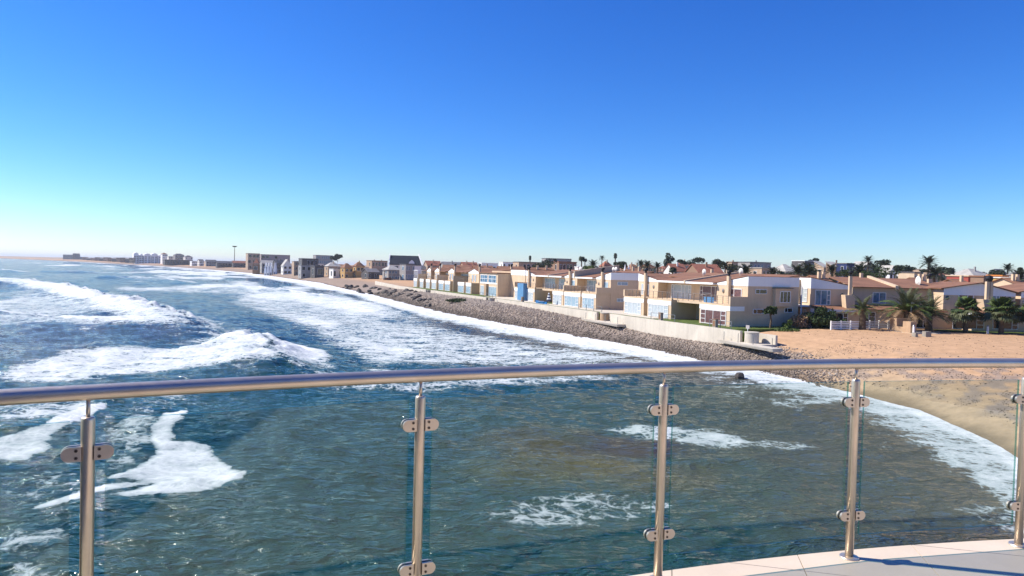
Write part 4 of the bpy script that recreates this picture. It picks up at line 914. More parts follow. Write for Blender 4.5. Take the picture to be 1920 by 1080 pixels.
FAR = [
 ('white block with a brown pyramid roof beside the stepped apartments', 302, 314, 474.0, 1240, 'white', 'hip', 'roof_brown', 4, 3, {}),
 ('grey flat block joined to the pyramid-roofed white block', 314, 326, 480.5, 1230, 'offwhite', 'flat', 'roof_grey', 3, 3, {}),
 ('grey block with two dark hipped roofs behind the promenade canopy', 326, 345, 475.5, 1220, 'grey_wall', 'hip', 'slate', 4, 4, {}),
 ('lower grey wing with dark roof beside the hipped grey block', 345, 361, 479.0, 1200, 'offwhite', 'hip', 'slate', 3, 4, {}),
 ('long dark promenade canopy building below the grey blocks', 309, 357, 487.0, 1090, 'dark_wall', 'flat', 'roof_light', 1, 8, {}),
 ('small white house at the end of the promenade canopy', 357, 371, 489.2, 1010, 'white', 'flat', 'roof_light', 2, 3, {}),
 ('pale low house with grey roof next to the small white promenade house', 371, 382, 486.0, 1000, 'offwhite', 'gable_x', 'roof_grey', 2, 3, {}),
 ('greenish grey house on the shore road', 386, 405, 487.0, 960, 'grey_wall', 'gable_x', 'slate', 2, 4, {}),
 ('long dark house with low roofs in front of the palm-shaped mast', 406, 438, 489.5, 860, 'dark_wall', 'gable_x', 'slate', 2, 5, {}),
 ('dark red-roofed house beside the long dark house', 436, 462, 489.0, 850, 'dark_wall', 'gable_x', 'roof_red', 2, 4, {}),
 ('pale end of the big mauve apartment building, with an open top storey', 462, 487, 475.0, 720, 'tan_wall', 'flat', 'dark_wall', 3, 3, {'D': 14}),
 ('long mauve apartment building behind the white gabled cottages', 487, 543, 477.5, 740, 'mauve', 'flat', 'mauve', 3, 7, {'D': 14}),
 ('grey roofed house behind the white pointed gables', 488, 514, 488.0, 600, 'grey_wall', 'gable_x', 'roof_light', 2, 3, {}),
 ('dark roofed house with white chimneys beside the white gable house', 513, 532, 487.0, 560, 'dark_wall', 'gable_x', 'slate', 2, 3, {'chim': 2}),
 ('white house with a steep plain gable facing the beach', 528, 547, 486.5, 520, 'offwhite', 'gable_y', 'roof_light', 2, 2, {'rh': 4.5}),
 ('beige house with open balconies on the beach front', 548, 561, 489.5, 480, 'tan_wall', 'flat', 'roof_light', 3, 3, {}),
 ('dark flat-roofed modern house behind the beach front', 561, 597, 484.5, 470, 'dark_wall', 'flat', 'slate', 2, 4, {}),
 ('grey house with plain walls in front of the dark modern house', 560, 583, 497.0, 430, 'grey_wall', 'flat', 'roof_grey', 2, 2, {}),
 ('low dark garage building with a round arch on the beach', 583, 608, 498.0, 420, 'dark_wall', 'flat', 'slate', 1, 1, {}),
 ('pale office block with columns on the skyline behind the beach houses', 588, 624, 478.5, 800, 'grey_wall', 'flat', 'roof_grey', 3, 9, {'win': 'glass_blue'}),
 ('grey roofed bungalow left of the ochre house', 609, 640, 491.5, 430, 'tan_wall', 'hip', 'roof_light', 2, 3, {'chim': 1}),
 ('low white house with a flat canopy left of the ochre house', 618, 640, 503.5, 395, 'offwhite', 'flat', 'roof_light', 1, 3, {}),
 ('two-storey ochre house with twin chimneys on the beach', 639, 662, 493.5, 390, 'ochre', 'hip', 'roof_brown', 2, 2, {'chim': 0}),
 ('yellow wing of the ochre house with brown hipped roof', 662, 684, 491.0, 392, 'ochre', 'hip', 'roof_brown', 2, 2, {'chim': 1}),
 ('dark barn-like house with a pale roof beside the ochre house', 679, 712, 503.5, 360, 'dark_wall', 'gable_x', 'roof_grey', 1, 4, {}),
 ('tan row of houses behind the ochre house', 688, 727, 488.5, 470, 'tan_wall', 'flat', 'roof_brown', 2, 5, {'chim': 2}),
 ('grey metal-roofed house with glass front below the black-roofed hall', 718, 752, 497.5, 350, 'grey_wall', 'hip', 'roof_light', 2, 4, {'win': 'glass_blue'}),
 ('glass-fronted grey house at the far end of the sea wall', 750, 778, 495.0, 340, 'grey_wall', 'flat', 'slate', 2, 4, {'win': 'glass_blue'}),
]
for (lab, a, b_, yt, Y_, wm_, rk, rm, st_, cl, kw) in FAR: T(lab, a, b_, yt, Y_, wm_, rk, rm, st_, cl, ang_=R(rng.uniform(30, 38) + (10 if a < 380 else 0)), **kw)
# white pointed gables on the beach
for i, px in enumerate((497.5, 502.5, 507.5, 515.2)):
    Y_ = 545; x_, _, zt_ = atY(px, 492.5, Y_); zb_ = gz(x_, Y_)-.3; W_ = 4.0*Y_/F/2
    r = thing('beach_hut', 'white beach hut with a tall pointed gable, one of four below the grey roofed house', 'hut', (x_, Y_, zb_), R(10), 'white pointed beach huts')
    H_ = zt_-zb_; MB().prism([(-W_,0),(W_,0),(W_,H_*.45),(0,H_),(-W_,H_*.45)], 'y', 0, 7).build('wall', M['white'], r); MB().box(-W_*.4, W_*.4, -.05, .02, 0, 2).build('door', M['slate'], r)
# red-roofed lookout
x_, Y_, zt_ = atY(480, 484, 590); zb_ = gz(x_, Y_)-.3; H_ = zt_-zb_
r = thing('lookout_tower', 'small beach lookout with a red roof left of the white huts', 'tower', (x_, Y_, zb_), R(10)); k = Y_/F
MB().box(-6*k, 5*k, 0, 6, 0, H_*.62).build('base', M['wood'], r); MB().add([(-5*k,-.5,H_*.7),(6*k,-.5,H_*.7),(6*k,6,H_*.7),(-5*k,6,H_*.7),(0,3,H_)], [(0,1,4),(1,2,4),(2,3,4),(3,0,4),(3,2,1,0)]).build('roof', M['roof_red'], r)
for u in (-4.5, 5.2): MB().box(u*k-.2, u*k+.2, .1, .5, 0, H_*.72).build('post', M['wood'], r)
window(r, 'y', -.001, -4*k, 3*k, H_*.3, H_*.52, [1,1,1], 'glass_dark')
# black-roofed hall with white curly gables
Y_ = 390; k = Y_/F; x_, _, zt_ = atY(760, 479, Y_); zb_ = gz(x_, Y_)-.3; H_ = zt_-zb_
r = thing('gabled_hall', 'hall with a steep black roof and white scrolled gable ends', 'building', (x_, Y_, zb_), R(6))
xa, xb = (731-760)*k, (789-760)*k; D_ = 12; he = H_-18*k
MB().box(xa, xb, 0, D_, 0, he).build('wall', M['white'], r)
rf = MB().hull8([(xa,-.4,he-.1),(xb+.6,-.4,he-.1),(xb-1.6,D_/2,H_-.2),(xa,D_/2,H_-.2)], [(xa,-.4,he+.05),(xb+.6,-.4,he+.05),(xb-1.6,D_/2,H_),(xa,D_/2,H_)])
rf.hull8([(xa,D_/2,H_-.2),(xb-1.6,D_/2,H_-.2),(xb+.6,D_+.4,he-.1),(xa,D_+.4,he-.1)], [(xa,D_/2,H_),(xb-1.6,D_/2,H_),(xb+.6,D_+.4,he+.05),(xa,D_+.4,he+.05)]).build('roof', M['roof_black'], r)
gp = [(-.3,he-.6),(.6,he+.4),(1.2,he+1.6),(2.6,he+2.2),(3.2,he+3.4),(4.6,H_-.2),(D_/2,H_+.9),(D_-4.6,H_-.2),(D_-3.2,he+3.4),(D_-2.6,he+2.2),(D_-1.2,he+1.6),(D_+.3,he-.6)]
MB().prism(gp, 'x', xa-.5, xa-.02).build('gable', M['white'], r); MB().hull8([(xb+.62,-.5,he-.3),(xb+1.1,-.5,he-.3),(xb-1.1,D_/2,H_+.5),(xb-1.58,D_/2,H_+.5)], [(xb+.62,-.5,he+.5),(xb+1.1,-.5,he+.5),(xb-1.1,D_/2,H_+1.2),(xb-1.58,D_/2,H_+1.2)]).build('gable', M['white'], r)
dm = (772-760)*k; MB().prism([(dm-1.8,he+.2),(dm+1.8,he+.2),(dm+1.4,he+1.8),(dm,he+3.0),(dm-1.4,he+1.8)], 'y', .6, 4).build('dormer', M['white'], r)
window(r, 'y', -.001, xa+2, xa+5, 1, he-.6, [1,1], 'glass_dark'); window(r, 'y', -.001, xa+8, xa+11, 1, he-.6, [1,1], 'glass_dark')
# beach canopy
x_, Y_ = at(728, 524, 3.4); k = Y_/F; r = thing('beach_canopy', 'dark flat-roofed open canopy on the sand at the far end of the sea wall', 'shelter', (x_, Y_, 3.3), R(10))
MB().hull8([(-16*k,-2,15*k),(14*k,-2,16.5*k),(14*k,3,16.5*k),(-16*k,3,15*k)], [(-16*k,-2,16*k),(14*k,-2,17.5*k),(14*k,3,17.5*k),(-16*k,3,16*k)]).build('roof', M['slate'], r)
for u in (-7, 6.5): MB().box(u*k-.2, u*k+.2, 0, .4, -.5, 16*k).build('post', M['metal_grey'], r)
MB().box(-9*k, 8*k, .6, 1.4, -.5, 3.5*k).build('counter', M['roof_red'], r)
# --- town behind the terrace
BG = [
 ('pale brown flat house just behind the last terrace houses', 795, 828, 489.0, 420, 'tan_wall', 'gable_x', 'roof_red', 2, 3, {'chim': 1}),
 ('low slate-roofed house behind the gabled terrace houses', 826, 868, 491.0, 400, 'grey_wall', 'gable_x', 'roof_grey', 2, 4, {'chim': 1}),
 ('terracotta-roofed house behind the gabled terrace houses', 862, 898, 491.5, 380, 'tan_wall', 'gable_x', 'roof_red', 2, 3, {'chim': 2}),
 ('plain white flat-roofed building behind the glazed terrace house', 898, 934, 493.0, 420, 'white', 'flat', 'white', 1, 2, {}),
 ('white building with a row of windows beside the plain white one', 936, 966, 491.0, 400, 'white', 'flat', 'offwhite', 2, 5, {}),
 ('long dark-eaved brown building behind the blue-screen townhouse', 962, 1018, 491.0, 330, 'tan_wall', 'flat', 'slate', 2, 6, {}),
 ('grey skyline block with a dark stair tower', 1016, 1072, 484.5, 430, 'grey_wall', 'flat', 'slate', 2, 5, {}),
 ('brown villa with a deep flat roof and dark windows', 1034, 1082, 490.5, 300, 'brown_wall', 'flat', 'roof_red', 2, 5, {}),
 ('pale house with a white band behind the tall party wall', 1078, 1092, 500.0, 260, 'white', 'flat', 'white', 2, 2, {}),
 ('terracotta-roofed villa beside the slender palms', 1124, 1150, 489.5, 330, 'tan_wall', 'hip', 'roof_red', 2, 4, {'chim': 1}),
 ('brown-roofed villa behind the closed white parasols', 1166, 1208, 495.0, 300, 'tan_wall', 'hip', 'roof_brown', 2, 4, {'chim': 2}),
 ('tan hip-roofed house on the skyline left of the round tree', 1198, 1232, 493.0, 380, 'tan_wall', 'hip', 'roof_brown', 2, 3, {}),
 ('cream villa with orange hip roof on the skyline', 1266, 1298, 488.5, 360, 'cream2', 'hip', 'roof_red', 2, 4, {'chim': 1}),
 ('white-walled house with red roof behind the paired townhouses', 1246, 1290, 494.5, 250, 'offwhite', 'gable_x', 'roof_red', 2, 4, {'chim': 1}),
 ('brown gabled house with a tall chimney behind the end townhouse', 1288, 1356, 495.0, 230, 'brown_wall', 'gable_x', 'roof_red', 2, 5, {'chim': 1}),
 ('tan house with a stubby tower left of the blue-grey house', 1363, 1384, 490.5, 300, 'tan_wall', 'flat', 'roof_brown', 2, 2, {'chim': 1}),
 ('blue-grey house with solar panels and dark roof terrace', 1384, 1446, 491.0, 310, 'grey_wall', 'flat', 'slate', 2, 6, {'chim': 1, 'win': 'glass_blue'}),
 ('pale tan house with a wide low roof in front of the blue-grey house', 1402, 1452, 501.5, 210, 'tan_wall', 'flat', 'roof_light', 2, 3, {}),
 ('grey hip-roofed house right of the blue-grey house', 1446, 1500, 495.0, 240, 'grey_wall', 'hip', 'roof_light', 2, 4, {}),
 ('modern white and black house with stepped flat roofs', 1488, 1531, 488.5, 320, 'dark_wall', 'flat', 'white', 2, 4, {}),
 ('pink-brown house with mono-pitch roof beside the black and white house', 1530, 1556, 490.0, 300, 'tan_wall', 'mono', 'roof_light', 2, 3, {}),
 ('dark house with long light roof left of the navy house', 1552, 1582, 490.5, 290, 'brown_wall', 'mono', 'roof_light', 2, 3, {'chim': 1}),
 ('navy blue walled house under a slate roof', 1572, 1603, 493.0, 280, 'navy', 'flat', 'roof_grey', 2, 3, {}),
 ('house with a wide tan mono-pitch roof right of the navy house', 1600, 1641, 490.0, 300, 'dark_wall', 'gable_y', 'roof_light', 2, 3, {'rh': 2.0}),
 ('small white gabled house among the palms', 1651, 1681, 497.5, 250, 'white', 'gable_y', 'roof_light', 2, 2, {'rh': 2.4}),
 ('cream flat house right of the small white gabled house', 1690, 1728, 509.5, 190, 'cream2', 'flat', 'slate', 2, 3, {}),
 ('low pale house behind the tall palm', 1712, 1760, 504.0, 260, 'tan_wall', 'flat', 'roof_light', 2, 4, {}),
 ('wide grey-roofed house on the skyline at the right', 1790, 1861, 503.5, 230, 'grey_wall', 'hip', 'roof_light', 2, 5, {'chim': 1}),
 ('house with a red painted wall behind the twin-chimney house', 1784, 1830, 516.0, 150, 'redwall', 'flat', 'cream2', 1, 2, {}),
 ('slate roofed house right of the wide grey roof', 1858, 1893, 504.5, 250, 'grey_wall', 'gable_x', 'slate', 2, 3, {}),
 ('house with an orange painted parapet at the right', 1858, 1892, 515.5, 175, 'orange', 'flat', 'orange', 1, 2, {}),
 ('yellow walled house behind the satellite dish', 1868, 1908, 519.5, 150, 'yellow', 'flat', 'offwhite', 1, 2, {}),
 ('grey roofed house beyond the yellow walled house', 1884, 1935, 509.0, 200, 'tan_wall', 'hip', 'roof_grey', 2, 4, {}),
 ('maroon flat wall house beside the heavy chimney', 1826, 1850, 516.5, 140, 'brown_wall', 'flat', 'roof_brown', 1, 1, {}),
]
for (lab, a, b_, yt, Y_, wm_, rk, rm, st_, cl, kw) in BG: T(lab, a, b_, yt, Y_, wm_, rk, rm, st_, cl, ang_=R(rng.uniform(13, 24)), **kw)
# rows of brown roofs directly behind the first terrace row
ROW2 = ((830,880,497,255,'behind the narrow gabled houses of the terrace'),(885,925,498,235,'behind the small gabled house'),(930,985,499.5,215,'behind the flat-fronted glazed house'),(990,1040,502,195,'behind the blue-screen townhouse'),(1100,1160,504.5,165,'behind the tall party wall'),(1165,1215,505.5,155,'behind the gap in the seafront terrace'),
  (1300,1362,511,135,'behind the end townhouse roof'),(1500,1570,516.5,122,'behind the lean-to porch house'),(1580,1640,519,122,'behind the long low house, at its sea end'),(1690,1758,521,124,'behind the long low house, at its inland end'),(1762,1836,523.5,128,'behind the twin-chimney house'),(1866,1935,521,126,'behind the last cream gabled house'))
for i, (px0, px1, yt, Y_, wh) in enumerate(ROW2):
    T('second-row cream house with brown gable roof '+wh, px0, px1, yt, Y_, 'cream', 'gable_x', 'roof_brown', 2, 4, D=9, rh=1.5, chim=1+(i % 2), ang_=RA*.4, group='second row of brown-roofed terrace houses')
KD = [('tan_wall','hip','roof_red','tan house with a red roof in the far town'), ('offwhite','flat','roof_light','pale flat-roofed house in the far town'), ('grey_wall','gable_x','slate','grey house with a slate roof in the far town'), ('tan_wall','gable_x','roof_brown','tan house with a brown gable roof in the far town')]
for i in range(64):
    px = 560 + 1360*(i+.5)/64 + rng.uniform(-9, 9); Y_ = rng.uniform(330, 760); hor = 480 + .0262*px
    x_ = atY(px, 500, Y_)[0]; zt_ = gz(x_, Y_) + rng.uniform(4.2, 7.2); yt = hor - (zt_-EZ)*F/Y_
    wm_, rk, rm, lab = KD[i % 4]; wpx = rng.uniform(9, 15)*F/Y_
    T(lab, px-wpx/2, px+wpx/2, yt, Y_, wm_, rk, rm, 2, 3, ang_=R(rng.uniform(10, 30)), group=lab.replace('house', 'houses'))

# ------------------------------------------------------------------ palms and trees
def pinnate(L, th0, bend, n=26, lw=.5, wid=.035, seed=0):
    """frond leaving the crown at th0 degrees and bending down by bend degrees along its length"""
    r_ = random.Random(seed); b = MB(); N_ = 10; pts = [(0, 0, 0)]
    for i in range(N_):
        a = R(th0 - bend*((i+.5)/N_)**1.2); pts.append((pts[-1][0]+L/N_*math.cos(a), 0, pts[-1][2]+L/N_*math.sin(a)))
    b.tube(pts, [.035*(1-.8*i/N_)+.006 for i in range(N_+1)], 4)
    for i in range(n):
        u = .10 + .89*i/(n-1); q = min(N_-1, int(u*N_)); f = u*N_-q; p0, p1 = Vector(pts[q]), Vector(pts[q+1]); p = p0.lerp(p1, f); t = (p1-p0).normalized(); nn_ = Vector((-t.z, 0, t.x))
        ll = lw*(math.sin(math.pi*min(1, u*.85+.12))**.7+.15)
        for s in (-1, 1):
            d = (t*(.55+r_.uniform(-.12,.12)) + Vector((0, s*.8, 0)) + nn_*(.22+r_.uniform(-.2,.15))).normalized()*ll; d.z -= ll*.22
            tip = p + d; m_ = p + d*.5 + nn_*.03*ll
            b.add([p-t*wid, p+t*wid, m_+t*wid*1.3, tip], [(0,1,2),(0,2,3)])
    return b
def fan(pet, rad, droop, n=16, seed=0, rise=.6):
    r_ = random.Random(seed); b = MB(); ex, ez_ = pet*math.cos(rise), pet*math.sin(rise)
    b.tube([(0,0,0), (ex*.5,0,ez_*.56), (ex,0,ez_)], [.03,.022,.016], 4)
    for i in range(n):
        a = R(-118 + 236*i/(n-1)); w_ = R(236/(n-1))*.62; rr_ = rad*(1-.22*abs(a)/2.1)*r_.uniform(.9,1.08)
        def P(rr, aa, dz): c, s = math.cos(aa), math.sin(aa); return (ex + rr*c*math.cos(rise-.5), rr*s, ez_ + rr*c*math.sin(rise-.5) - dz)
        d1 = droop*.15*rad; d2 = droop*rad*r_.uniform(.5,.95)
        b.add([(ex,0,ez_), P(rr_*.62,a-w_,d1), P(rr_*.62,a+w_,d1+.03), P(rr_,a,d2)], [(0,1,2),(1,3,2)])
    return b
FR = {'up': [pinnate(3.3,82,45,seed=1), pinnate(3.4,66,60,seed=2)], 'mid': [pinnate(3.6,48,72,seed=3), pinnate(3.5,30,75,seed=4)], 'low': [pinnate(3.4,26,80,seed=5), pinnate(3.2,8,62,seed=6)]}
for k_, v in FR.items(): FR[k_] = [m.mesh('frond', M['leaf_olive' if k_ == 'up' else 'leaf' if k_ == 'mid' else 'leaf_dead']) for m in v]
FR['lowg'] = [pinnate(3.3,16,70,seed=8).mesh('frond', M['leaf_olive'])]
def trunk_(root, h, r, lean=0):
    b = MB(); n = 9; prev = None
    pts = [(lean*(i/10)**2, 0, h*i/10-.2*(i == 0)) for i in range(11)]
    b.tube(pts, [r*(1.25 if i == 0 else 1-.25*i/10)*(1+.10*(i % 2)) for i in range(11)], 10); return b.build('trunk', M['bark'], root)
def put(root, me, loc, az, tilt=0, s=1.0):
    o = link('frond', me, root); o.location = loc; o.rotation_euler = (rng.uniform(-.25,.25), tilt, az); o.scale = (s,)*3; return o
def date_palm(label, px, py, Y, hT, size, n, dead=.35):
    x, y_, _ = atY(px, py, Y); r = thing('date_palm', label, 'palm', (x, Y, gz(x, Y)-.05)); trunk_(r, hT, .42)
    for i in range(n):
        u = i/n; az = i*2.4+rng.uniform(-.3,.3)
        kk = 'up' if u < .30 else 'mid' if u < .62 else ('low' if rng.random() < dead*2.4 else 'lowg')
        put(r, rng.choice(FR[kk]), (0, 0, hT-.15-.3*u), az, rng.uniform(-.15,.12), size*rng.uniform(.85,1.1))
    return r
FN = [fan(1.0, .85, .30+.06*k, n=18, seed=k, rise=1.4-.27*k) for k in range(6)]
FN = [m.mesh('frond', M[('leaf', 'leaf', 'leaf', 'leaf_dark', 'leaf_olive', 'leaf_olive')[k]]) for k, m in enumerate(FN)]
def fan_palm(label, px, Y, hT, size, n=44, name='fan_palm'):
    x = atY(px, 600, Y)[0]; r = thing(name, label, 'palm', (x, Y, gz(x, Y)-.05)); trunk_(r, hT, .30)
    for i in range(n):
        u = i/n; az = i*2.4+rng.uniform(-.3,.3); me = FN[min(5, int(u*6))]
        put(r, me, (0, 0, hT-.45*u), az, rng.uniform(-.2,.2), size*rng.uniform(.85,1.15))
    return r
date_palm('big shaggy date palm with drooping dry fronds behind the tan shower block', 1700, 600, 88.5, 2.6, 1.08, 84)
date_palm('date palm with green fronds leaning over the white fence', 1617, 600, 89, 2.7, .72, 44, .25)
date_palm('second date palm crowded behind the shaggy one', 1742, 600, 90, 2.3, 1.0, 50, .15)
fan_palm('fan palm in front of the lean-to roof with a dark trunk', 1811, 88.5, 2.75, 1.25)
fan_palm('fan palm with a pale trunk at the edge of the sand', 1878, 87.5, 2.7, 1.35)
fan_palm('fan palm cut off beside the last cream house', 1934, 88, 2.5, 1.25)
# small tree by the end wall of the townhouse
def leafball(n, rx, ry, rz, sz, seed, lumps=7):
    r_ = random.Random(seed); b = MB(); cs = [(r_.gauss(0,.42)*rx, r_.gauss(0,.42)*ry, r_.gauss(0,.36)*rz, r_.uniform(.35,.6)) for _ in range(lumps)]
    for i in range(n):
        c = r_.choice(cs); v = Vector((r_.gauss(0,1), r_.gauss(0,1), r_.gauss(0,1))).normalized()*r_.uniform(.55,1.0)*c[3]
        p = Vector((c[0]+v.x*rx, c[1]+v.y*ry, c[2]+v.z*rz)); a = Vector((r_.gauss(0,1), r_.gauss(0,1), r_.gauss(0,.6))).normalized(); q = a.orthogonal().normalized(); q = Matrix.Rotation(r_.uniform(0,6.3), 3, a) @ q
        s = sz*r_.uniform(.6,1.3); b.add([p-q*s, p+a.cross(q)*s*.5, p+q*s, p-a.cross(q)*s*.5], [(0,1,2,3)])
    return b
def tree_(name, label, cat, x, Y, z0, hT, rx, rz, sz, n, seed, mt='leaf_far', group=None, ry=None):
    r = thing(name, label, cat, (x, Y, z0), 0, group)
    if hT > 0:
        t = MB().tube([(0,0,-.3),(.08,0,hT*.5),(0,.05,hT)], [.16,.12,.08], 7)
        for k in range(3): t.tube([(0,.02,hT*.8), (math.cos(k*2.1)*rx*.4, math.sin(k*2.1)*rx*.4, hT+rz*.4)], [.07,.03], 5)
        t.build('trunk', M['bark'], r)
    o = leafball(n, rx, ry or rx, rz, sz, seed).build('crown', M[mt], r); o.location = (0, 0, hT+rz*.55); return r
x_, Y_ = wxy(4.2, -2.6); tree_('yucca_tree', 'small tuft-topped tree against the shaded end wall of the townhouse', 'tree', x_, Y_, GZ-.1, 1.9, .6, .5, .3, 380, 5, 'leaf_dark')
for i, (px, Y_, rx, rz, lab, mt) in enumerate(((1472, 88, .7, .7, 'small round yellowish shrub at the corner of the dark hedge', 'leaf'), (1500, 89, 2.0, 1.1, 'brownish feathery shrub beside the end townhouse', 'leaf_dead'), (1530, 89, 2.2, 1.3, 'dark spreading hedge left of the white fence', 'leaf_dark'), (1540, 90.5, 1.2, 2.3, 'tall dark shrub at the corner of the lean-to porch', 'leaf_dark'), (1552, 89.5, 1.4, 1.5, 'low dark bush at the start of the white fence', 'leaf_dark'))):
    x_ = atY(px, 600, Y_)[0]; tree_('shrub', lab, 'shrub', x_, Y_, gz(x_, Y_)-.1, 0, rx, rz, .16, 1500, 20+i, mt)
x_ = atY(1455, 600, 86.5)[0]; tree_('ground_cover', 'low green creeping plants beside the outfall chamber', 'plants', x_, 86.5, gz(x_, 86.5)-.35, 0, 3.6, .42, .14, 1800, 40, 'leaf')
x_, y_ = at(868, 563, 2.6); tree_('ground_cover', 'mound of low green succulents at the foot of the sea wall', 'plants', x_, y_, 2.2, 0, 4.0, .55, .2, 1500, 41, 'leaf_dark')
# distant palms: one crown mesh, copied
def far_palm_mesh(seed, kind_):
    r_ = random.Random(seed); b = MB()
    for i in range(30):
        u = i/30; src = (pinnate(2.6, 80-95*u, 55, n=11, lw=.62, wid=.09, seed=seed+i) if kind_ == 0 else fan(.8, .9, .4+.3*u, n=9, seed=seed+i, rise=1.1-1.5*u))
        az = i*2.4; ca, sa = math.cos(az), math.sin(az); b.add([(v[0]*ca-v[1]*sa, v[0]*sa+v[1]*ca, v[2]) for v in src.v], src.f)
    return b.mesh('crown', M['leaf_far'])
FPM = [far_palm_mesh(1, 0), far_palm_mesh(50, 1), far_palm_mesh(90, 0)]
def far_palm(label, px, ytop, Y, w_px, kind_, group=None):
    x, _, zt_ = atY(px, ytop, Y); z0 = gz(x, Y)-.2; s = 1.25*w_px*Y/F/(4.4 if kind_ != 1 else 3.0); hT = zt_ - z0 - 1.4*s
    r = thing('palm_tree', label, 'palm', (x, Y, z0), rng.uniform(0, 6), group)
    if hT < 1: hT = 1
    MB().tube([(0,0,0), (.1,0,hT*.5), (0,0,hT)], [.30*s+.1,.24*s+.05,.2*s+.04], 7).build('trunk', M['bark'], r)
    c = link('crown', FPM[kind_], r); c.location = (0, 0, hT); c.scale = (s,)*3; return r
for (lab, px, yt, Y_, wp, kd) in (
  ('slender fan palm on the skyline above the brown villa', 1091, 478.5, 300, 11, 1), ('shorter fan palm touching the slender skyline palm', 1097, 483, 300, 8, 1), ('thin feathery palm beside the terracotta villa', 1129, 480.5, 330, 10, 0),
  ('dark palm in front of the brown villa windows', 1112, 490, 230, 20, 0), ('palm behind the closed white parasols', 1202, 490, 215, 18, 0), ('palm with long fronds left of the pale house', 1214, 491, 205, 20, 2), ('low palm under the orange-roofed villa', 1233, 494, 210, 18, 0),
  ('fan palm by the red-roofed white house', 1262, 498, 190, 14, 1), ('bushy palm beside the tan stubby tower', 1360, 493, 200, 16, 0), ('palm rising behind the end townhouse roof', 1398, 499, 150, 30, 2), ('spiky palm behind the end townhouse band', 1450, 504, 150, 24, 0), ('dark palm in front of the grey hip roof', 1496, 500, 145, 30, 2),
  ('broad palm in front of the black and white house', 1517, 498, 160, 34, 0), ('palm in front of the navy house', 1560, 499, 160, 26, 0), ('palm at the foot of the wide tan roof', 1612, 498, 165, 32, 2), ('bushy palm below the small white house', 1644, 500, 170, 28, 0), ('palm crown on the skyline above the wide tan roof', 1628, 482.5, 280, 19, 0),
  ('tall palm standing above all the roofs', 1742, 483, 190, 27, 2), ('pale arching palm under the tall palm', 1752, 502, 160, 34, 0), ('fan palm right of the tall palm', 1766, 497, 230, 16, 1), ('round fan palm next to the wide grey roof', 1781, 498, 220, 17, 1), ('leaning palm right of the wide grey roof', 1890, 497, 220, 20, 0), ('small palm by the slate roof on the skyline', 1876, 503, 230, 16, 1), ('bright palm cut off beside the yellow house', 1913, 508, 150, 34, 2), ('small skyline palm at the far right', 1913, 499.5, 260, 9, 1)):
    far_palm(lab, px, yt, Y_, wp, kd)
for i, (lab, px, yt, Y_, wpx, hpx, mt) in enumerate((
  ('dark tree mass left of the brown villa', 1017, 488, 260, 30, 17, 'leaf_far'), ('pale green bushes behind the tall party wall', 1112, 497, 190, 30, 12, 'leaf'), ('dark clump of trees below the mast', 1162, 488.5, 250, 24, 15, 'leaf_far'), ('round dark tree on the skyline', 1256, 479.5, 300, 15, 17, 'leaf_far'),
  ('wide dark tree above the cream villa roof', 1308, 480.5, 320, 24, 14, 'leaf_far'), ('low dark tree beside the orange-roofed villa', 1283, 487, 280, 16, 8, 'leaf_far'), ('big dark tree behind the brown gabled house', 1344, 484, 280, 22, 15, 'leaf_far'), ('dark shrubs under the brown gabled house', 1370, 497, 200, 24, 14, 'leaf_far'), ('dark tree behind the black and white house', 1527, 484, 330, 14, 8, 'leaf_far'),
  ('spreading dark tree on the skyline above the small white house', 1656, 486, 270, 25, 13, 'leaf_far'), ('dark bushes right of the small white house', 1686, 498, 230, 20, 14, 'leaf_far'), ('low dark trees left of the tall palm', 1706, 501.5, 250, 26, 9, 'leaf_far'), ('twin round trees beside the office block on the skyline', 633, 477.5, 640, 13, 10, 'leaf_far'), ('dark hedge in front of the navy house', 1586, 503, 180, 34, 14, 'leaf_dark'), ('green shrubs below the small white house', 1640, 508, 150, 40, 12, 'leaf_dark'), ('dark bush left of the slate roof', 1868, 508, 200, 18, 12, 'leaf_far'))):
    x, _, zt_ = atY(px, yt, Y_); k = Y_/F; rz = hpx*k*.62; z0 = gz(x, Y_); tree_('tree', lab, 'tree', x, Y_, z0, max(.5, zt_-z0-rz*1.5), wpx*k*.72, rz*1.1, .55*k*3.2, 900, 60+i, mt)
for i in range(40):
    px = 1000 + 920*(i+.5)/40 + rng.uniform(-10, 10); Y_ = rng.uniform(200, 420); x = atY(px, 500, Y_)[0]; z0 = gz(x, Y_)
    tree_('tree', 'dark garden tree among the roofs of the far town', 'tree', x, Y_, z0, rng.uniform(1.5, 4.5), rng.uniform(1.6, 3.2), rng.uniform(1.2, 2.2), .5, 420, 200+i, 'leaf_far', 'garden trees among the far roofs')
# cell masts dressed as palms
for (lab, px, yt, Y_, wpx, crown_h) in (('tall phone mast disguised as a palm, alone above the far beach houses', 440, 461.5, 900, 11, 7), ('phone mast with a layered leafy top on the skyline', 1154, 476, 420, 7.5, 10), ('thin mast with a small leafy top behind the white buildings', 994, 480.5, 420, 5, 8)):
    x, _, zt_ = atY(px, yt, Y_); z0 = gz(x, Y_); k = Y_/F; H_ = zt_-z0; r = thing('palm_mast', lab, 'mast', (x, Y_, z0))
    MB().cyl((0,0,-.3), (0,0,H_-crown_h*k*.5), .55, .35, n=8).build('pole', M['bark'], r)
    c = MB()
    for j in range(22):
        a = j*2.4; u = (j % 3)/2 if crown_h > 7 else .1; z = H_-crown_h*k*(.25+.6*u); l_ = wpx*k*.5*(1-.3*abs(u-.7))
        c.tube([(0,0,z), (math.cos(a)*l_*.6, math.sin(a)*l_*.6, z+crown_h*k*.24), (math.cos(a)*l_, math.sin(a)*l_, z+crown_h*k*(.22 if crown_h > 7 else .32))], [.4,.75,.2], 4)
    c.build('crown', M['leaf_far'], r)

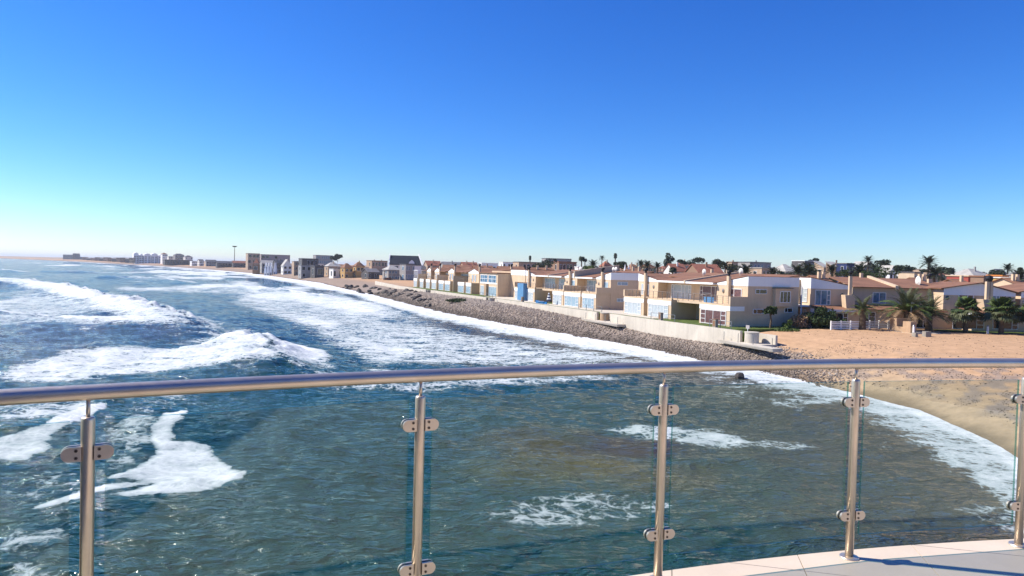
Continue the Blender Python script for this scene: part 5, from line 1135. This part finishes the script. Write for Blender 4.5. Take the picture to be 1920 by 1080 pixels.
# ------------------------------------------------------------------ beach details
ico_v = [(0,0,1)] + [(.894*math.cos(k*1.2566), .894*math.sin(k*1.2566), .447) for k in range(5)] + [(.894*math.cos(k*1.2566+.628), .894*math.sin(k*1.2566+.628), -.447) for k in range(5)] + [(0,0,-1)]
ico_f = [(0,1+k,1+(k+1) % 5) for k in range(5)] + [(1+k,6+k,1+(k+1) % 5) for k in range(5)] + [(1+(k+1) % 5,6+k,6+(k+1) % 5) for k in range(5)] + [(11,6+(k+1) % 5,6+k) for k in range(5)]
def stones(name, label, pos, size, cols, sink=.25):
    n = len(pos); rs = np.random.RandomState(11); V = np.array(ico_v); Fa = np.array(ico_f)
    th = rs.rand(n)*6.28; sc3 = size[:,None]*(0.65+.7*rs.rand(n,3)); sc3[:,2] *= .75
    v = V[None]*(1+.22*(rs.rand(n,12)-.5))[:,:,None]*sc3[:,None,:]
    c, s = np.cos(th)[:,None], np.sin(th)[:,None]
    w3 = np.stack([v[:,:,0]*c-v[:,:,1]*s, v[:,:,0]*s+v[:,:,1]*c, v[:,:,2]], -1)+pos[:,None,:]; w3[:,:,2] += (size*sink)[:,None]
    f = Fa[None]+(np.arange(n)*12)[:,None,None]
    me = bpy.data.meshes.new(name); co = w3.reshape(-1,3); q = f.reshape(-1)
    me.vertices.add(len(co)); me.vertices.foreach_set('co', co.astype(np.float32).ravel()); me.loops.add(len(q)); me.loops.foreach_set('vertex_index', q.astype(np.int32))
    me.polygons.add(len(q)//3); me.polygons.foreach_set('loop_start', np.arange(0, len(q), 3, dtype=np.int32)); me.update(calc_edges=True); me.validate()
    set_col(me, 'col', np.repeat(cols, 12, 0)); me.materials.append(M['cobble']); return kind(link(name, me), 'stuff', label)
rs = np.random.RandomState(5)
def shore_pts(n, smin, smax, dmin, dmax, pw=1.0):
    cum = np.r_[0, np.cumsum(np.linalg.norm(np.diff(SHORE, axis=0), axis=1))]
    u = smin + (smax-smin)*rs.rand(n)**pw; i = np.clip(np.searchsorted(cum, u)-1, 0, len(SHORE)-2)
    f = ((u-cum[i])/(cum[i+1]-cum[i]))[:,None]; p = SHORE[i]*(1-f)+SHORE[i+1]*f; e = SHORE[i+1]-SHORE[i]; e /= np.linalg.norm(e, axis=1)[:,None]
    d = dmin+(dmax-dmin)*rs.rand(n); p = p+np.stack([e[:,1], -e[:,0]], -1)*d[:,None]; return p[:,0], p[:,1]
cum = np.r_[0, np.cumsum(np.linalg.norm(np.diff(SHORE, axis=0), axis=1))]
sA, sB = cum[8]-2, cum[18]
x, y = shore_pts(40000, cum[10], sB, -.6, 11, 1.5)
x2, y2 = rs.uniform(10, 46, 95000), rs.uniform(58, 92, 95000); d2 = shore_d(x2, y2); k2 = (d2 > -.7) & (d2 < 11); x, y = np.r_[x, x2[k2]], np.r_[y, y2[k2]]
t_, s_ = (x-O2[0])*MX+(y-O2[1])*MY, (x-O2[0])*RX+(y-O2[1])*RY
d = shore_d(x, y); thin = sst(60, 72, y + 6*(fbm(x*.3, y*.3, 3)-.5))
ok = (d > -.7) & ((t_ < WT-.25) | (s_ < -6.3)) & ((s_ > -6.3) | (d < 10+4*(fbm(x*.25, y*.25, 3)-.5))) & (rs.rand(len(x)) < thin) & ((s_ > -6.3) | (landward(x, y) + 3*(fbm(x*.35, y*.35, 5)-.5) < rs.rand(len(x))**3*2))
x, y, d = x[ok], y[ok], d[ok]; n = len(x)
sz = .045+.105*rs.rand(n)**2.6+.09*sst(85, 150, y); base = np.where(rs.rand(n)[:,None] < .5, C3(.34,.265,.205)[None], C3(.25,.205,.17)[None])*(.5+.8*rs.rand(n)[:,None]); base = np.where((rs.rand(n) < .10)[:,None], C3(.40,.34,.28)[None], base)
base = base + (C3(.35,.295,.25)[None]*(.6+.7*rs.rand(n)[:,None]) - base)*(.65*sst(3.5, 6.5, d))[:,None]
base = base*(1-.5*sst(2.4, .3, d)[:,None])
stones('cobbles', 'grey and tan beach cobbles below the sea wall', np.stack([x, y, gz_arr(x, y, d)], -1), sz, base)
x, y = shore_pts(9000, cum[4]-8, cum[9], 2, 13); d = shore_d(x, y); nz = fbm(x*.9+50, y*.9, 4); ok = (d > 2) & (nz > .47); x, y, d = x[ok], y[ok], d[ok]; n = len(x)
stones('beach_debris', 'dark pebbles and dried kelp scattered on the sand', np.stack([x, y, gz_arr(x, y, d)], -1), .018+.05*rs.rand(n)**2, C3(.14,.105,.075)[None]*(.5+1.2*rs.rand(n)[:,None]), .1)
x = rs.uniform(30, 75, 1500); y = rs.uniform(60, 88, 1500); d = shore_d(x, y); ok = d > 12; x, y, d = x[ok], y[ok], d[ok]; n = len(x)
stones('sand_pebbles', 'small pebbles strewn on the upper sand', np.stack([x, y, gz_arr(x, y, d)], -1), .02+.07*rs.rand(n)**3, C3(.26,.17,.105)[None]*(.5+1.0*rs.rand(n)[:,None]), .1)
# boulders at the far end of the wall and a lone rock in the surf
BM = []
for k in range(4):
    v = MB().sphere((0,0,0), 1.0, 10); q = random.Random(k); ph = [q.uniform(0,6) for _ in range(6)]
    v.v = [tuple(c*(1+.20*math.sin(3*p[0]+ph[0])+.18*math.sin(3.4*p[1]+ph[1])+.16*math.sin(3*p[2]+ph[2])+.1*math.sin(7*p[0]+5*p[1]+ph[3])) for c in p) for p in v.v]; BM.append(v.mesh('boulder', M['rock']))
for i in range(46):
    u = i/45; px = 645+165*u+rng.uniform(-5,5); py = 541+34*u**1.0+rng.uniform(-4,3) - 5*math.sin(u*3.1)
    x_, y_ = at(px, py, .6); o = link('boulder', BM[i % 4]); s = rng.uniform(.4,1.0)*(1.25-.3*u); o.scale = (s*rng.uniform(.9,1.4), s, s*.75); o.location = (x_, y_, max(.2, gz(x_, y_))+.1); o.rotation_euler = (rng.uniform(-.4,.4), rng.uniform(-.4,.4), rng.uniform(0,6)); tag(o, 'dark wet boulder in the rock line off the far end of the sea wall', 'rock', 'boulders off the sea wall')
x_, y_ = at(1386, 707, .2); o = link('boulder', BM[1]); o.scale = (.7,.4,.42); o.location = (x_, y_, .15); tag(o, 'lone black rock in the foam near the pebble beach', 'rock')

# ------------------------------------------------------------------ small things on the sand and terrace
x_, y_ = at(1694, 623, 3.35); k = y_/F; g0 = gz(x_, y_)
r = thing('shower_block', 'tan rendered shower block on the sand in front of the shaggy palm', 'shower', (x_, y_, g0-.15), R(14))
MB().box(-16*k, 17*k, 0, 1.1, 0, 27*k).build('screen_wall', M['render_tan'], r); MB().box(-19*k, -6*k, -2.4, -1.2, -.2, 23*k).build('low_pillar', M['render_tan'], r); MB().box(-16*k, -13*k, -1.19, -.01, 0, 12*k).build('link_wall', M['render_tan'], r)
MB().cyl((13*k,-.15,0), (13*k,-.15,58*k), .05, n=6).cyl((13*k,-.15,56*k), (15*k,-.5,56*k), .06, n=6).build('shower_pole', M['metal_grey'], r); MB().box(-20*k, 44*k, -2.9, 1.4, -.05, .17).build('slab', M['concrete'], r)
for i, (px, w_, hh) in enumerate(((1719, 5, 7), (1741, 10, 9))):
    x2, y2 = at(px, 633, 3.35); q = tag(MB().hull8([(-w_*k/2,0,-.2),(w_*k/2,0,-.2),(w_*k/2,.8,-.2),(-w_*k/2,.8,-.2)], [(-w_*k/2+.03,.03,hh*k),(w_*k/2-.03,.03,hh*k),(w_*k/2-.03,.77,hh*k),(-w_*k/2+.03,.77,hh*k)]).build('concrete_block', M['concrete_dark']), ['small dark concrete block on the shower slab', 'wide low concrete block on the sand right of the shower slab'][i], 'block'); q.location = (x2, y2, gz(x2, y2))
# white fence
fx0, fy0 = at(1558, 619, 3.4); fx1, fy1 = at(1682, 617, 3.4); L_ = math.hypot(fx1-fx0, fy1-fy0); fa = math.atan2(fy1-fy0, fx1-fx0)
r = thing('garden_fence', 'white slatted garden fence on the sand beside the palms', 'fence', (fx0, fy0, gz(fx0, fy0)), fa)
n = 7
for i in range(n+1): MB().box(L_*i/n-.07, L_*i/n+.07, -.07, .07, -.3, 1.15).build('post', M['white'], r)
for i in range(n):
    for q in range(5): MB().box(L_*i/n+.072, L_*(i+1)/n-.072, -.03, .03, .10+q*.21, .10+q*.21+.12).build('slat', M['white'], r)
for (px, lab) in ((1851.5, 'white bollard lamp at the edge of the sand between the fan palms'), (1713, 'white bollard lamp beside the shower block')):
    x2, y2 = at(px, 626, 3.4); r = thing('bollard_lamp', lab, 'lamp', (x2, y2, gz(x2, y2)-.05)); MB().cyl((0,0,-.1), (0,0,.95), .13, n=10).build('post', M['white'], r); MB().cyl((0,0,.95), (0,0,1.1), .16, .10, n=10).build('cap', M['metal_grey'], r)
x2, y2 = at(1594, 613, 3.4); r = thing('garden_sign', 'small white notice on a post behind the fence', 'sign', (x2, y2, gz(x2, y2)-.05)); MB().cyl((0,0,-.1), (0,0,1.7), .06, n=8).build('post', M['white'], r); MB().box(-.35,.35,-.09,-.05,1.45,2.05).build('board', M['offwhite'], r)
for (px, lab, Y_) in ((1830, 'grass strip', 89.5),):
    xs0, xs1 = atY(1760, 600, 89.5)[0], atY(1960, 600, 89.5)[0]; q = MB(); N_ = 24
    for i in range(N_):
        xa, xb = xs0+(xs1-xs0)*i/N_, xs0+(xs1-xs0)*(i+1)/N_; za, zb2 = [(gz(v, 88.2)+.05, gz(v, 91.5)+.08) for v in (xa, xb)]
        q.add([(xa,88.2+.15*math.sin(i),za[0]),(xb,88.2+.15*math.sin(i+1),zb2[0]),(xb,91.5,zb2[1]),(xa,91.5,za[1])], [(0,1,2,3)])
    kind(q.build('grass_strip', M['lawn']), 'structure', 'narrow lawn in front of the fan palm houses')
# sign, bin, bathing umbrella, boat and rails on the terrace
r = row_thing('notice_sign', 'small pale notice board on a white post behind the end outfall chamber', 'sign', WT+1.2, ft(1402, 620, WT+1.2)[0], GZ-.1); MB().cyl((0,0,-.2), (0,0,.5), .05, n=6).build('post', M['white'], r); MB().box(-.04,.04,-.28,.28,.45,.85).build('board', M['sign_pink'], r)
for (px, py, lab) in ((1239, 592, 'narrow dark service box on top of the sea wall'), (1341, 606, 'weathered narrow post standing on the sea wall by the red-curtained doors'), (980, 558, 'dark service box by the blue screen')):
    r = row_thing('service_box', lab, 'box', WT+.3, ft(px, py, WT+.3)[0], GZ+.02); MB().box(-.2,.2,-.28,.28,-.1,1.05).build('cabinet', M['concrete_dark'], r); MB().box(-.24,.24,-.32,.32,1.05,1.12).build('lid', M['wood'], r); MB().box(-.215,-.2,-.2,.2,.25,.9).build('door', M['wood'], r)
s0 = ft(1029, 565, -1.4)[0]; r = row_thing('parasol', 'closed navy and white striped parasol on the terrace', 'parasol', -1.4, s0, GZ-.05); MB().cyl((0,0,0), (0,0,2.3), .04, n=6).build('pole', M['metal_grey'], r)
for k_ in range(6): MB().cyl((0,0,.75+k_*.25), (0,0,1.0+k_*.25), .46-.06*k_, .40-.06*k_, n=10, caps=True).build('stripe', M['navy' if k_ % 2 == 0 else 'white'], r)
s0 = ft(1015, 567, -1.6)[0]; r = row_thing('rowing_boat', 'bright blue boat lying on the terrace beside the striped parasol', 'boat', -1.6, s0, GZ-.05)
hull = MB(); sec = [(-2.4,.1,.55),(-1.6,.5,.45),(0,.62,.42),(1.6,.5,.45),(2.4,.1,.55)]
for (y0, w0, h0), (y1, w1, h1) in zip(sec[:-1], sec[1:]): hull.hull8([(-w0*.6,y0,0),(w0*.6,y0,0),(w1*.6,y1,0),(-w1*.6,y1,0)], [(-w0,y0,h0),(w0,y0,h0),(w1,y1,h1),(-w1,y1,h1)])
hull.build('hull', M['blue_bright'], r); MB().box(-.5,.5,-.15,.15,.45,.52).build('thwart', M['white'], r)
for (sa, sb, lab) in ((6.5, 12.0, 'thin grey handrail along the lawn by the red-curtained house'), (25.5, 33.0, 'thin grey handrail across the gap in the terrace'), (70.5, 80.5, 'grey picket railing between the blue screen and the glazed house'), (-4.5, -.6, 'thin grey handrail at the open end of the lawn')):
    r = row_thing('garden_railing', lab, 'railing', WT+1.0, sa, GZ-.06); n = max(2, round((sb-sa)/2.2)); 
    for i in range(n+1): MB().cyl((0,(sb-sa)*i/n,0), (0,(sb-sa)*i/n,1.05), .05, n=6).build('post', M['metal_grey'], r)
    for z_ in (.55, 1.0): MB().cyl((0,0,z_), (0,sb-sa,z_), .028, n=5).build('rail', M['metal_grey'], r)
for i, px in enumerate((1172.2, 1179.2)):
    x_, _, zt_ = atY(px, 495, 210); zb_ = zt_-2.6; r = thing('parasol', 'closed white parasol on the roof terrace behind the gap, one of two', 'parasol', (x_, 210, zb_), 0, 'closed white parasols'); MB().cyl((0,0,-2), (0,0,2.6), .06, n=6).build('pole', M['metal_grey'], r); MB().cyl((0,0,.6), (0,0,2.5), .42, .06, n=10).build('canopy', M['white'], r)

# ------------------------------------------------------------------ sea air
hz = MB().box(-20000, 14000, -400, 24000, -6, 60).build('haze', []); hz.data.materials.clear()
hm = bpy.data.materials.new('haze'); hm.use_nodes = True; hN = hm.node_tree.nodes; hN.remove(hN['Principled BSDF'])
pv = hN.new('ShaderNodeVolumePrincipled'); pv.inputs['Color'].default_value = (.86, .92, 1.0, 1); pv.inputs['Density'].default_value = 0.00011; pv.inputs['Anisotropy'].default_value = 0.2
hm.node_tree.links.new(pv.outputs[0], hN['Material Output'].inputs['Volume']); hz.data.materials.append(hm); kind(hz, 'stuff', 'thin pale sea haze')
